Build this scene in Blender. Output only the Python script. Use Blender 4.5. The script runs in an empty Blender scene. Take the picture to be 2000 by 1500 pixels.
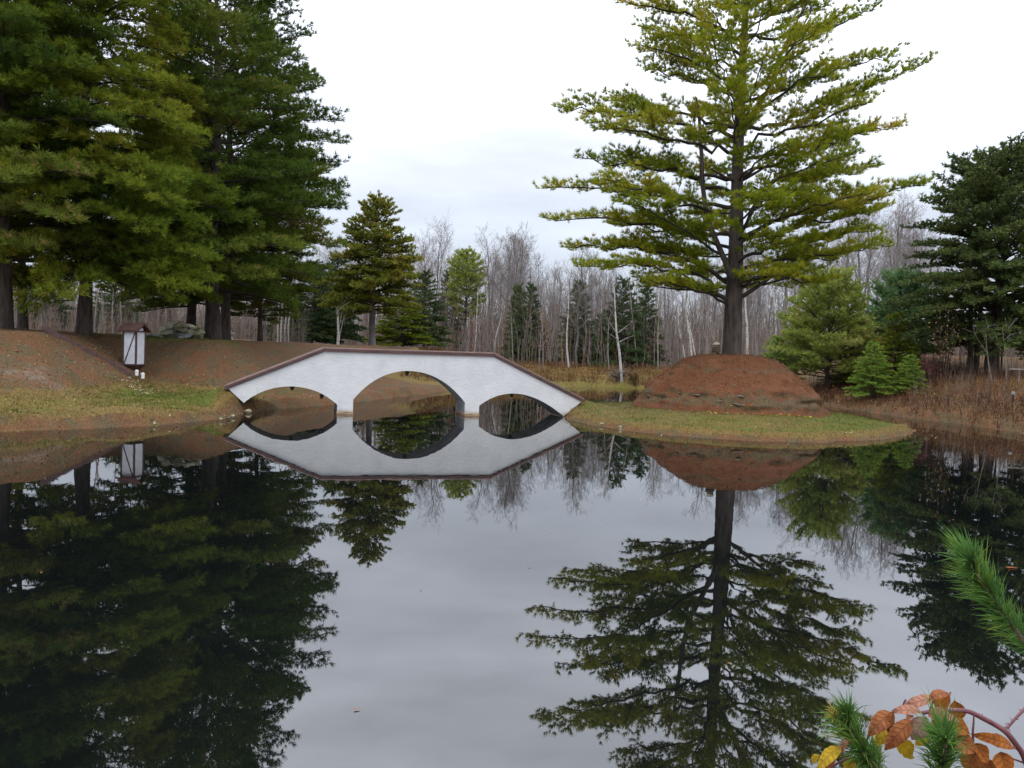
import bpy, bmesh, math, random
import numpy as np
from mathutils import Vector, Matrix

sc = bpy.context.scene
COL = sc.collection
RNG = np.random.default_rng(7)

# ------------------------------------------------------------------ camera
CAM_H, FPX, PITCH, ROLL = 2.0, 1580.0, math.atan(60.0 / 1580.0), math.radians(2.0)
CAM = np.array([0.0, 0.0, CAM_H])
_F = np.array([0, math.cos(PITCH), -math.sin(PITCH)])
_R0 = np.array([1.0, 0, 0])
_U0 = np.array([0, math.sin(PITCH), math.cos(PITCH)])
_R = _R0 * math.cos(ROLL) + _U0 * math.sin(ROLL)
_U = -_R0 * math.sin(ROLL) + _U0 * math.cos(ROLL)
cam_data = bpy.data.cameras.new("camera")
cam_data.sensor_fit = 'HORIZONTAL'
cam_data.sensor_width = 36.0
cam_data.lens = 36.0 * FPX / 2000.0
cam_data.clip_start, cam_data.clip_end = 0.05, 2000.0
cam = bpy.data.objects.new("camera", cam_data)
cam.matrix_world = Matrix(((_R[0], _U[0], -_F[0], 0), (_R[1], _U[1], -_F[1], 0), (_R[2], _U[2], -_F[2], CAM_H), (0, 0, 0, 1)))
COL.objects.link(cam)
sc.camera = cam

# ------------------------------------------------------------------ world, sun, exposure
SUN_EL, SUN_AZ = math.radians(58), math.radians(215)
world = bpy.data.worlds.new("World")
sc.world = world
world.use_nodes = True
wt = world.node_tree
wt.nodes.clear()
def wn(t, **k):
    n = wt.nodes.new(t)
    for a, v in k.items():
        setattr(n, a, v)
    return n
w_out = wn('ShaderNodeOutputWorld')
w_bg = wn('ShaderNodeBackground')
w_bg.inputs['Strength'].default_value = 0.1
sky = wn('ShaderNodeTexSky', sky_type='NISHITA', sun_disc=False, sun_elevation=SUN_EL, sun_rotation=SUN_AZ)
tc = wn('ShaderNodeTexCoord')
sep = wn('ShaderNodeSeparateXYZ')
wt.links.new(tc.outputs['Generated'], sep.inputs[0])
ramp = wn('ShaderNodeValToRGB')          # overcast: dimmer and bluer low down, bright overhead
cr = ramp.color_ramp
while len(cr.elements) < 7:
    cr.elements.new(0.5)
for e, (p, c) in zip(cr.elements, [(0.0, (.56, .61, .70, 1)), (0.10, (.58, .63, .72, 1)), (0.16, (.63, .68, .78, 1)), (0.22, (.80, .85, .96, 1)), (0.28, (1.06, 1.12, 1.26, 1)), (0.36, (1.45, 1.53, 1.72, 1)), (1.0, (2.45, 2.52, 2.68, 1))]):
    e.position = p
    e.color = c
wt.links.new(sep.outputs['Z'], ramp.inputs['Fac'])
wmap = wn('ShaderNodeMapping')
wmap.inputs['Scale'].default_value = (1.2, 1.2, 5.0)
wt.links.new(tc.outputs['Generated'], wmap.inputs[0])
wnoise = wn('ShaderNodeTexNoise')
wnoise.inputs['Scale'].default_value = 2.2
wnoise.inputs['Detail'].default_value = 5.0
wnoise.inputs['Roughness'].default_value = 0.5
wt.links.new(wmap.outputs[0], wnoise.inputs['Vector'])
wmr = wn('ShaderNodeMapRange')
wmr.inputs['From Min'].default_value, wmr.inputs['From Max'].default_value = 0.3, 0.7
wmr.inputs['To Min'].default_value, wmr.inputs['To Max'].default_value = 7.8, 12.0
wt.links.new(wnoise.outputs['Fac'], wmr.inputs['Value'])
wmul = wn('ShaderNodeVectorMath', operation='SCALE')
wt.links.new(ramp.outputs['Color'], wmul.inputs[0])
wt.links.new(wmr.outputs['Result'], wmul.inputs['Scale'])
wmix = wn('ShaderNodeMix', data_type='RGBA')
wmix.inputs['Factor'].default_value = 0.9
wt.links.new(sky.outputs['Color'], wmix.inputs['A'])
wt.links.new(wmul.outputs['Vector'], wmix.inputs['B'])
wt.links.new(wmix.outputs['Result'], w_bg.inputs['Color'])
wt.links.new(w_bg.outputs[0], w_out.inputs[0])

sun_d = bpy.data.lights.new("sun", 'SUN')
sun_d.energy, sun_d.angle, sun_d.color = 0.7, math.radians(25), (1.0, 0.97, 0.92)
sun = bpy.data.objects.new("sun", sun_d)
sdir = Vector((math.sin(SUN_AZ) * math.cos(SUN_EL), math.cos(SUN_AZ) * math.cos(SUN_EL), math.sin(SUN_EL)))
sun.rotation_euler = sdir.to_track_quat('Z', 'Y').to_euler()
COL.objects.link(sun)

sc.view_settings.view_transform = 'Standard'
sc.view_settings.look = 'None'
sc.view_settings.exposure, sc.view_settings.gamma = 0.4, 1.0
sc.view_settings.use_curve_mapping = False
sc.cycles.max_bounces, sc.cycles.diffuse_bounces, sc.cycles.glossy_bounces = 6, 3, 3
sc.cycles.transmission_bounces, sc.cycles.transparent_max_bounces = 3, 4

# ------------------------------------------------------------------ helpers
def at(u, v, Y):
    """World point at depth Y whose place in the photograph (2000x1500) is u, v."""
    d = _F * FPX + _R * (u - 1000.0) + _U * (750.0 - v)
    return CAM + d * (Y / d[1])
def onz(u, v, z=0.0):
    d = _F * FPX + _R * (u - 1000.0) + _U * (750.0 - v)
    return CAM + d * ((z - CAM_H) / d[2])
def proj(p):
    q = np.asarray(p, float) - CAM
    return 1000 + FPX * (q @ _R) / (q @ _F), 750 - FPX * (q @ _U) / (q @ _F)

def mesh_np(name, V, faces, mats=(), attrs=None, smooth=False, mat_idx=None):
    """faces: list of int arrays (n,3) or (n,4)."""
    V = np.asarray(V, np.float32)
    faces = [np.asarray(f, np.int32) for f in faces if len(f)]
    me = bpy.data.meshes.new(name)
    me.vertices.add(len(V))
    me.vertices.foreach_set("co", V.ravel())
    loops = np.concatenate([f.ravel() for f in faces])
    tot = np.concatenate([np.full(len(f), f.shape[1], np.int32) for f in faces])
    start = np.concatenate([[0], np.cumsum(tot)[:-1]]).astype(np.int32)
    me.loops.add(len(loops))
    me.loops.foreach_set("vertex_index", loops)
    me.polygons.add(len(tot))
    me.polygons.foreach_set("loop_start", start)
    me.polygons.foreach_set("loop_total", tot)
    if smooth:
        me.polygons.foreach_set("use_smooth", np.ones(len(tot), bool))
    if mat_idx is not None:
        me.polygons.foreach_set("material_index", np.asarray(mat_idx, np.int32))
    me.update(calc_edges=True)
    for m in mats:
        me.materials.append(m)
    for k, a in (attrs or {}).items():
        a = np.asarray(a, np.float32)
        if a.ndim == 1:
            at_ = me.attributes.new(k, 'FLOAT', 'POINT')
            at_.data.foreach_set("value", a)
        else:
            at_ = me.attributes.new(k, 'FLOAT_COLOR', 'POINT')
            at_.data.foreach_set("color", a.ravel())
    return me

def ob(name, me, parent=None, loc=None):
    o = bpy.data.objects.new(name, me)
    COL.objects.link(o)
    if parent is not None:
        o.parent = parent
    if loc is not None:
        o.location = loc
    return o
def tag(o, label=None, cat=None, group=None, kind=None):
    for k, v in (('label', label), ('category', cat), ('group', group), ('kind', kind)):
        if v:
            o[k] = v
    return o
def thing(name, label, cat, loc=(0, 0, 0), group=None, rz=0.0):
    o = bpy.data.objects.new(name, None)
    COL.objects.link(o)
    o.empty_display_size = 0.2
    o.location = [float(c) for c in loc]
    o.rotation_euler = (0, 0, rz)
    return tag(o, label, cat, group)
def copy_tree(o, parent=None):
    c = o.copy()
    COL.objects.link(c)
    if parent is not None:
        c.parent = parent
    for ch in o.children:
        copy_tree(ch, c)
    return c

def bm_mesh(name, bm, mats=(), smooth=False):
    bmesh.ops.recalc_face_normals(bm, faces=bm.faces)
    me = bpy.data.meshes.new(name)
    bm.to_mesh(me)
    bm.free()
    for m in mats:
        me.materials.append(m)
    if smooth:
        me.polygons.foreach_set("use_smooth", np.ones(len(me.polygons), bool))
    return me
def bm_box(bm, c, size, rot=None, bevel=0.0):
    r = bmesh.ops.create_cube(bm, size=1.0)
    vs = r['verts']
    M = Matrix.Translation(Vector(c)) @ (rot.to_4x4() if rot is not None else Matrix.Identity(4)) @ Matrix.Diagonal((*size, 1))
    bmesh.ops.transform(bm, matrix=M, verts=vs)
    if bevel:
        es = list({e for v in vs for e in v.link_edges})
        bmesh.ops.bevel(bm, geom=es, offset=bevel, segments=1, affect='EDGES')
def bm_prism(bm, poly, ext):
    """Solid from a planar polygon (3-D points) pushed along the vector ext."""
    a = [bm.verts.new(Vector(p)) for p in poly]
    b = [bm.verts.new(Vector(p) + Vector(ext)) for p in poly]
    n = len(a)
    bm.faces.new(a)
    bm.faces.new(b[::-1])
    for i in range(n):
        bm.faces.new((a[i], b[i], b[(i + 1) % n], a[(i + 1) % n]))

class Geo:
    """Collects tubes and blades as arrays, then links ONE mesh."""
    def __init__(s):
        s.V, s.T, s.Q, s.tint, s.n = [], [], [], [], 0
    def tube(s, P, r, k=5, tint=0.5, cap=True):
        P = np.asarray(P, float)
        n = len(P)
        r = np.broadcast_to(np.asarray(r, float), (n,))
        tg = np.gradient(P, axis=0)
        tg /= np.linalg.norm(tg, axis=1, keepdims=True) + 1e-9
        up = np.where(np.abs(tg[:, 2:3]) > 0.9, np.array([[1.0, 0, 0]]), np.array([[0, 0, 1.0]]))
        a = np.cross(tg, up)
        a /= np.linalg.norm(a, axis=1, keepdims=True) + 1e-9
        b = np.cross(tg, a)
        th = np.arange(k) * 2 * math.pi / k
        ring = P[:, None] + r[:, None, None] * (np.cos(th)[None, :, None] * a[:, None] + np.sin(th)[None, :, None] * b[:, None])
        s.V.append(ring.reshape(-1, 3))
        i = np.arange(n - 1)[:, None] * k + np.arange(k)[None]
        j = np.arange(n - 1)[:, None] * k + (np.arange(k)[None] + 1) % k
        s.Q.append(np.stack([i, j, j + k, i + k], -1).reshape(-1, 4) + s.n)
        s.tint.append(np.full(n * k, tint))
        s.n += n * k
    def tris(s, A, B, C, tint):
        m = len(A)
        s.V.append(np.stack([A, B, C], 1).reshape(-1, 3))
        s.T.append(np.arange(m * 3).reshape(-1, 3) + s.n)
        s.tint.append(np.repeat(np.broadcast_to(tint, (m,)), 3))
        s.n += m * 3
    def quads(s, A, B, C, D, tint):
        m = len(A)
        s.V.append(np.stack([A, B, C, D], 1).reshape(-1, 3))
        s.Q.append(np.arange(m * 4).reshape(-1, 4) + s.n)
        s.tint.append(np.repeat(np.broadcast_to(tint, (m,)), 4))
        s.n += m * 4
    def mesh(s, name, mats, origin=(0, 0, 0), smooth=False):
        V = np.concatenate(s.V) - np.asarray(origin)
        f = []
        if s.T: f.append(np.concatenate(s.T))
        if s.Q: f.append(np.concatenate(s.Q))
        return mesh_np(name, V, f, mats, {'tint': np.concatenate(s.tint)}, smooth)

def unit(a):
    return a / (np.linalg.norm(a, axis=-1, keepdims=True) + 1e-9)
def ss(a, b, x):
    t = np.clip((x - a) / (b - a), 0, 1)
    return t * t * (3 - 2 * t)
_perm = np.random.default_rng(3).random((64, 64, 64)).astype(np.float32)
def vnoise(p, scale=1.0):
    p = np.asarray(p, float) * scale
    i = np.floor(p).astype(int)
    f = p - i
    f = f * f * (3 - 2 * f)
    out = 0
    for dx in (0, 1):
        for dy in (0, 1):
            for dz in (0, 1):
                w = (f[..., 0] if dx else 1 - f[..., 0]) * (f[..., 1] if dy else 1 - f[..., 1]) * (f[..., 2] if dz else 1 - f[..., 2])
                out = out + w * _perm[(i[..., 0] + dx) % 64, (i[..., 1] + dy) % 64, (i[..., 2] + dz) % 64]
    return out
def n2(x, y, scale, z=0.0):
    x = np.asarray(x, float)
    return vnoise(np.stack([x, np.asarray(y, float), np.full_like(x, z)], -1), scale)

# ------------------------------------------------------------------ materials
def new_mat(name):
    m = bpy.data.materials.new(name)
    m.use_nodes = True
    t = m.node_tree
    t.nodes.clear()
    out = t.nodes.new('ShaderNodeOutputMaterial')
    def N(tp, **k):
        n = t.nodes.new(tp)
        ins = k.pop('ins', {})
        for a, v in k.items():
            setattr(n, a, v)
        for a, v in ins.items():
            n.inputs[a].default_value = v
        return n
    return m, t, out, N, t.links.new
def c4(c):
    return (c[0], c[1], c[2], 1.0)
def mat_noise(name, c1, c2, scale=5.0, rough=0.8, detail=5.0, bump=0.0, bscale=None, stretch=(1, 1, 1), lo=0.35, hi=0.65, spec=0.3, bdist=0.02):
    m, t, out, N, L = new_mat(name)
    tcn = N('ShaderNodeTexCoord')
    mp = N('ShaderNodeMapping', ins={'Scale': stretch})
    L(tcn.outputs['Object'], mp.inputs[0])
    nz = N('ShaderNodeTexNoise', ins={'Scale': scale, 'Detail': detail, 'Roughness': 0.6})
    L(mp.outputs[0], nz.inputs['Vector'])
    r = N('ShaderNodeValToRGB')
    r.color_ramp.elements[0].position, r.color_ramp.elements[0].color = lo, c4(c1)
    r.color_ramp.elements[1].position, r.color_ramp.elements[1].color = hi, c4(c2)
    L(nz.outputs['Fac'], r.inputs['Fac'])
    b = N('ShaderNodeBsdfPrincipled', ins={'Roughness': rough, 'Specular IOR Level': spec})
    L(r.outputs[0], b.inputs['Base Color'])
    if bump:
        nb = N('ShaderNodeTexNoise', ins={'Scale': bscale or scale * 3, 'Detail': 4.0, 'Roughness': 0.6})
        L(mp.outputs[0], nb.inputs['Vector'])
        bu = N('ShaderNodeBump', ins={'Strength': bump, 'Distance': bdist})
        L(nb.outputs['Fac'], bu.inputs['Height'])
        L(bu.outputs[0], b.inputs['Normal'])
    L(b.outputs[0], out.inputs[0])
    return m
def mat_leaf(name, stops, trans=0.3, rough=0.85, objvar=0.0):
    """Foliage: colour from the per-vertex value 'tint', part of the light passes through."""
    m, t, out, N, L = new_mat(name)
    a = N('ShaderNodeAttribute', attribute_name='tint')
    r = N('ShaderNodeValToRGB')
    e = r.color_ramp.elements
    while len(e) < len(stops):
        e.new(0.5)
    for el, (p, c) in zip(e, stops):
        el.position, el.color = p, c4(c)
    src = a.outputs['Fac']
    if objvar:
        oi = N('ShaderNodeObjectInfo')
        mr = N('ShaderNodeMapRange', ins={'To Min': -objvar, 'To Max': objvar})
        L(oi.outputs['Random'], mr.inputs['Value'])
        ad = N('ShaderNodeMath', operation='ADD')
        L(src, ad.inputs[0]); L(mr.outputs[0], ad.inputs[1])
        src = ad.outputs[0]
    L(src, r.inputs['Fac'])
    d = N('ShaderNodeBsdfPrincipled', ins={'Roughness': rough, 'Specular IOR Level': 0.04})
    L(r.outputs[0], d.inputs['Base Color'])
    if trans:
        tr = N('ShaderNodeBsdfTranslucent')
        L(r.outputs[0], tr.inputs['Color'])
        mx = N('ShaderNodeMixShader', ins={'Fac': trans})
        L(d.outputs[0], mx.inputs[1]); L(tr.outputs[0], mx.inputs[2])
        L(mx.outputs[0], out.inputs[0])
    else:
        L(d.outputs[0], out.inputs[0])
    return m

M = {}
M['needle_yellow'] = mat_leaf('needle_yellow', [(0, (.10, .14, .012)), (.4, (.20, .25, .018)), (.7, (.34, .345, .03)), (1, (.45, .36, .055))], .35)
M['needle_green'] = mat_leaf('needle_green', [(0, (.05, .095, .014)), (.45, (.145, .195, .022)), (.8, (.26, .26, .03)), (1, (.34, .25, .05))], .35)
M['needle_dark'] = mat_leaf('needle_dark', [(0, (.032, .064, .014)), (.5, (.084, .128, .02)), (.85, (.16, .195, .03)), (1, (.23, .165, .06))], .3)
M['cedar'] = mat_leaf('cedar', [(0, (.085, .11, .018)), (.5, (.175, .19, .03)), (.85, (.28, .25, .045)), (1, (.32, .24, .06))], .25)
M['hemlock'] = mat_leaf('hemlock', [(0, (.042, .066, .026)), (.5, (.085, .118, .038)), (.85, (.145, .18, .05)), (1, (.20, .20, .07))], .25)
M['spruce'] = mat_leaf('spruce', [(0, (.035, .06, .028)), (.5, (.065, .10, .042)), (1, (.115, .145, .055))], .2, objvar=.2)
M['spruce_bright'] = mat_leaf('spruce_bright', [(0, (.10, .19, .03)), (.5, (.20, .31, .05)), (1, (.34, .40, .09))], .3)
M['soft_pine'] = mat_leaf('soft_pine', [(0, (.13, .19, .04)), (.5, (.25, .30, .06)), (1, (.40, .38, .12))], .3)
M['blue_pine'] = mat_leaf('blue_pine', [(0, (.06, .13, .055)), (.5, (.115, .21, .085)), (1, (.20, .27, .11))], .3)
M['bark'] = mat_noise('bark', (.030, .024, .020), (.085, .068, .058), 9, .9, bump=.9, bscale=14, stretch=(1, 1, .22), bdist=.05)
M['limb_bark'] = mat_noise('limb_bark', (.022, .018, .015), (.06, .048, .04), 6, .9)
M['grey_bark'] = mat_noise('grey_bark', (.085, .075, .072), (.165, .15, .145), 3, .9, stretch=(1, 1, .3))
M['twig'] = mat_noise('twig', (.14, .122, .115), (.225, .20, .19), .6, .9)
M['twig_red'] = mat_noise('twig_red', (.125, .092, .082), (.20, .155, .14), .4, .9)
M['birch'] = mat_noise('birch', (.11, .10, .09), (.44, .41, .38), 5, .8, stretch=(1, 1, 3.5), lo=.33, hi=.48)
M['pale_bark'] = mat_noise('pale_bark', (.13, .11, .10), (.26, .23, .205), 2, .9)
def mat_stucco():
    m, t, out, N, L = new_mat('stucco')
    tcn = N('ShaderNodeTexCoord')
    def noise(scale, st, det=5.0):
        mp = N('ShaderNodeMapping', ins={'Scale': st})
        L(tcn.outputs['Object'], mp.inputs[0])
        n = N('ShaderNodeTexNoise', ins={'Scale': scale, 'Detail': det, 'Roughness': .6})
        L(mp.outputs[0], n.inputs['Vector'])
        return n.outputs['Fac']
    r = N('ShaderNodeValToRGB')
    r.color_ramp.elements[0].position, r.color_ramp.elements[0].color = .35, (.52, .52, .515, 1)
    r.color_ramp.elements[1].position, r.color_ramp.elements[1].color = .65, (.60, .60, .595, 1)
    L(noise(1.4, (1, 1, 1)), r.inputs['Fac'])
    st = N('ShaderNodeMapRange', interpolation_type='SMOOTHSTEP', ins={'From Min': .56, 'From Max': .78, 'To Max': .30})
    L(noise(2.2, (2.2, 2.2, .25)), st.inputs['Value'])
    m1 = N('ShaderNodeMix', data_type='RGBA')
    L(st.outputs[0], m1.inputs['Factor']); L(r.outputs[0], m1.inputs['A']); m1.inputs['B'].default_value = (.27, .26, .24, 1)
    sp = N('ShaderNodeSeparateXYZ')
    L(tcn.outputs['Object'], sp.inputs[0])
    wz = N('ShaderNodeMath', operation='MULTIPLY_ADD', ins={1: .28})
    L(noise(3.0, (1, 1, 1)), wz.inputs[0]); L(sp.outputs['Z'], wz.inputs[2])
    dm = N('ShaderNodeMapRange', interpolation_type='SMOOTHSTEP', ins={'From Min': .36, 'From Max': .16, 'To Max': .7})
    L(wz.outputs[0], dm.inputs['Value'])
    m2 = N('ShaderNodeMix', data_type='RGBA')
    L(dm.outputs[0], m2.inputs['Factor']); L(m1.outputs['Result'], m2.inputs['A']); m2.inputs['B'].default_value = (.25, .20, .13, 1)
    b = N('ShaderNodeBsdfPrincipled', ins={'Roughness': .9, 'Specular IOR Level': .15})
    L(m2.outputs['Result'], b.inputs['Base Color'])
    bu = N('ShaderNodeBump', ins={'Strength': .5, 'Distance': .025})
    L(noise(7.5, (1, 1, 1.7), 6.0), bu.inputs['Height']); L(bu.outputs[0], b.inputs['Normal'])
    L(b.outputs[0], out.inputs[0])
    return m
M['stucco'] = mat_stucco()
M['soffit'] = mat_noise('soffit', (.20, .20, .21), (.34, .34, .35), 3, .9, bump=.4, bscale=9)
M['cap'] = mat_noise('cap', (.060, .030, .028), (.105, .058, .054), 4, .55, bump=.2, stretch=(.4, .4, 3))
M['cap_top'] = mat_noise('cap_top', (.22, .15, .13), (.30, .21, .19), 5, .6)
M['stain'] = mat_noise('stain', (.17, .10, .055), (.36, .27, .18), 5, .85, stretch=(.6, .6, 4))
M['deck'] = mat_noise('deck', (.11, .08, .06), (.2, .15, .11), 4, .9)
M['iron'] = mat_noise('iron', (.012, .012, .012), (.03, .028, .026), 9, .6)
M['white_paint'] = mat_noise('white_paint', (.46, .47, .50), (.56, .57, .60), 4, .6, bump=.1)
M['brown_paint'] = mat_noise('brown_paint', (.045, .026, .024), (.075, .042, .038), 6, .6, bump=.15)
M['shingle'] = mat_noise('shingle', (.055, .026, .022), (.10, .05, .042), 9, .8, bump=.4, bscale=20)
M['rock_tan'] = mat_noise('rock_tan', (.38, .345, .24), (.60, .55, .42), 5, .9, bump=.7, bscale=9, bdist=.05)
M['rock_grey'] = mat_noise('rock_grey', (.20, .21, .20), (.38, .38, .36), 5, .9, bump=.7, bscale=9, bdist=.05)
M['rock_moss'] = mat_noise('rock_moss', (.20, .19, .11), (.38, .35, .22), 4, .95, bump=.7, bscale=9, bdist=.05)
M['ledge'] = mat_noise('ledge', (.065, .05, .032), (.17, .14, .10), 5, .95, bump=.8, bscale=8, stretch=(1, 1, 4), bdist=.05)
M['brick'] = mat_noise('brick', (.13, .055, .04), (.2, .09, .07), 6, .9)
M['slate'] = mat_noise('slate', (.16, .17, .18), (.24, .25, .26), 4, .8)
M['pane'] = mat_noise('pane', (.02, .025, .03), (.05, .055, .06), 2, .15, spec=.5)
M['lamp_white'] = mat_noise('lamp_white', (.68, .68, .67), (.78, .78, .77), 5, .4)
M['litter'] = mat_leaf('litter', [(0, (.10, .045, .022)), (.35, (.20, .095, .04)), (.65, (.32, .22, .10)), (.85, (.42, .36, .20)), (1, (.50, .42, .30))], .15)
M['yellow_leaf'] = mat_leaf('yellow_leaf', [(0, (.18, .26, .03)), (.5, (.42, .38, .04)), (1, (.52, .30, .05))], .3)
M['grass'] = mat_leaf('grass', [(0, (.045, .075, .012)), (.3, (.09, .115, .02)), (.55, (.17, .14, .045)), (.8, (.24, .175, .075)), (1, (.19, .09, .045))], .25)
M['weed'] = mat_leaf('weed', [(0, (.07, .035, .026)), (.4, (.15, .075, .035)), (.7, (.22, .13, .055)), (.9, (.23, .165, .08)), (1, (.12, .13, .03))], .2)
M['brush'] = mat_leaf('brush', [(0, (.085, .068, .06)), (.5, (.145, .12, .106)), (.85, (.22, .192, .17)), (1, (.24, .12, .07))], .0, .9)
M['beech'] = mat_leaf('beech', [(0, (.30, .14, .06)), (.5, (.42, .22, .10)), (1, (.52, .36, .20))], .3)
M['red_leaf'] = mat_leaf('red_leaf', [(0, (.10, .025, .025)), (.5, (.17, .05, .045)), (1, (.22, .09, .06))], .2)

# ground cover material: the vertex value 'cover' says what grows there (r needles, g green grass, b bare soil)
def mat_ground():
    m, t, out, N, L = new_mat('ground')
    tcn = N('ShaderNodeTexCoord')
    a = N('ShaderNodeAttribute', attribute_name='cover')
    sp = N('ShaderNodeSeparateColor')
    L(a.outputs['Color'], sp.inputs[0])
    def noise(scale, detail=6.0, rough=.65):
        n = N('ShaderNodeTexNoise', ins={'Scale': scale, 'Detail': detail, 'Roughness': rough})
        L(tcn.outputs['Object'], n.inputs['Vector'])
        return n.outputs['Fac']
    def ramp(fac, stops):
        r = N('ShaderNodeValToRGB')
        e = r.color_ramp.elements
        while len(e) < len(stops):
            e.new(.5)
        for el, (p, c) in zip(e, stops):
            el.position, el.color = p, c4(c)
        L(fac, r.inputs['Fac'])
        return r.outputs[0]
    fine, mid, big = noise(30), noise(5), noise(.9, 4)
    dry = ramp(fine, [(.3, (.065, .042, .014)), (.5, (.14, .095, .03)), (.72, (.25, .175, .07))])
    needle = ramp(fine, [(.3, (.07, .032, .016)), (.5, (.13, .065, .031)), (.75, (.215, .12, .06))])
    n_dark = ramp(fine, [(.3, (.05, .034, .02)), (.5, (.095, .07, .038)), (.75, (.15, .125, .065))])
    nmx = N('ShaderNodeMix', data_type='RGBA')
    nmr = N('ShaderNodeMapRange', interpolation_type='SMOOTHSTEP', ins={'From Min': .42, 'From Max': .6})
    L(noise(1.7, 5), nmr.inputs['Value'])
    L(nmr.outputs[0], nmx.inputs['Factor']); L(needle, nmx.inputs['A']); L(n_dark, nmx.inputs['B'])
    needle = nmx.outputs['Result']
    green = ramp(fine, [(.3, (.035, .055, .008)), (.5, (.085, .105, .016)), (.72, (.16, .155, .04))])
    soil = ramp(mid, [(.3, (.09, .066, .05)), (.5, (.15, .115, .09)), (.7, (.20, .165, .13))])
    def mask(w, amt):
        ad = N('ShaderNodeMath', operation='MULTIPLY_ADD', ins={1: amt, 2: -amt * .5})
        L(mid, ad.inputs[0])
        ad2 = N('ShaderNodeMath', operation='ADD')
        L(ad.outputs[0], ad2.inputs[0]); L(w, ad2.inputs[1])
        ad3 = N('ShaderNodeMath', operation='MULTIPLY_ADD', ins={1: amt * .8, 2: -amt * .4})
        L(big, ad3.inputs[0])
        ad4 = N('ShaderNodeMath', operation='ADD')
        L(ad2.outputs[0], ad4.inputs[0]); L(ad3.outputs[0], ad4.inputs[1])
        mr = N('ShaderNodeMapRange', interpolation_type='SMOOTHSTEP', ins={'From Min': .3, 'From Max': .7})
        L(ad4.outputs[0], mr.inputs['Value'])
        return mr.outputs[0]
    cur = dry
    for col, w in ((needle, sp.outputs[0]), (green, sp.outputs[1]), (soil, sp.outputs[2])):
        mx = N('ShaderNodeMix', data_type='RGBA')
        L(mask(w, .9), mx.inputs['Factor'])
        L(cur, mx.inputs['A']); L(col, mx.inputs['B'])
        cur = mx.outputs['Result']
    b = N('ShaderNodeBsdfPrincipled', ins={'Roughness': .95, 'Specular IOR Level': .15})
    L(cur, b.inputs['Base Color'])
    bu = N('ShaderNodeBump', ins={'Strength': .8, 'Distance': .05})
    L(fine, bu.inputs['Height'])
    L(bu.outputs[0], b.inputs['Normal'])
    L(b.outputs[0], out.inputs[0])
    return m
M['ground'] = mat_ground()

def mat_water():
    m, t, out, N, L = new_mat('water')
    b = N('ShaderNodeBsdfPrincipled', ins={'Base Color': (.003, .004, .004, 1), 'Roughness': .012, 'IOR': 2.05})
    tcn = N('ShaderNodeTexCoord')
    mp = N('ShaderNodeMapping', ins={'Scale': (.8, .35, 1)})
    L(tcn.outputs['Object'], mp.inputs[0])
    n1 = N('ShaderNodeTexNoise', ins={'Scale': 2.2, 'Detail': 3.0, 'Roughness': .5})
    L(mp.outputs[0], n1.inputs['Vector'])
    bu = N('ShaderNodeBump', ins={'Strength': .07, 'Distance': .02})
    L(n1.outputs['Fac'], bu.inputs['Height'])
    L(bu.outputs[0], b.inputs['Normal'])
    L(b.outputs[0], out.inputs[0])
    return m
M['water'] = mat_water()

# ------------------------------------------------------------------ terrain
def pts(l, z=0.0):
    return [tuple(onz(u, v, z)[:2]) for u, v in l]
POND = [(-10, 2.7), (-4, 2.3), (3, 2.2), (9, 2.7), (19, 6), (23, 16), (17.2, 24)] + pts([(2000, 846), (1880, 828), (1780, 817)]) + \
       [(15.4, 36), (14.6, 41), (12.5, 47)] + pts([(1250, 759), (1150, 755), (1000, 758), (880, 762)]) + \
       [(-4.1, 37), (-5.1, 32), (-6.1, 28.2), (-7.1, 25.6), (-7.75, 23.9)] + pts([(466, 811), (400, 822), (300, 832), (150, 838), (0, 842)]) + [(-16, 15.6), (-24, 10), (-20, 4)]
ISLE = pts([(1103, 818), (1150, 830), (1220, 841), (1300, 849), (1400, 857), (1500, 862), (1600, 864), (1700, 859), (1760, 851), (1792, 841)]) + \
       pts([(1745, 820), (1690, 807), (1620, 799)], .3) + [(9.5, 32.2), (6.5, 32.9)] + pts([(1190, 779), (1140, 781)], .33) + [(2.0, 28.2)]
PLATEAU = [(-60, 19.0), (-17, 20.6), (-14.8, 21.5), (-13.7, 22.9), (-13.9, 25.0), (-14.4, 27.4), (-13.2, 28.9), (-10.8, 28.0),
           (-10.7, 29.2), (-10.9, 31), (-10.4, 36), (-9.5, 42), (-8.2, 47), (-6.3, 52), (-6.5, 80), (-60, 80)]
def seg_dist(x, y, poly):
    P = np.asarray(poly)
    Q = np.roll(P, -1, 0)
    best = np.full(x.shape, 1e9)
    ins = np.zeros(x.shape, bool)
    for (ax, ay), (bx, by) in zip(P, Q):
        dx, dy = bx - ax, by - ay
        t = np.clip(((x - ax) * dx + (y - ay) * dy) / (dx * dx + dy * dy + 1e-12), 0, 1)
        best = np.minimum(best, (x - ax - t * dx) ** 2 + (y - ay - t * dy) ** 2)
        c = (ay > y) != (by > y)
        with np.errstate(divide='ignore', invalid='ignore'):
            xi = dx * (y - ay) / (dy if dy else 1e-9) + ax
        ins ^= c & (x < xi)
    d = np.sqrt(best)
    return np.where(ins, -d, d)        # negative inside
BR_L = at(445, 757, 23.26)
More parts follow.
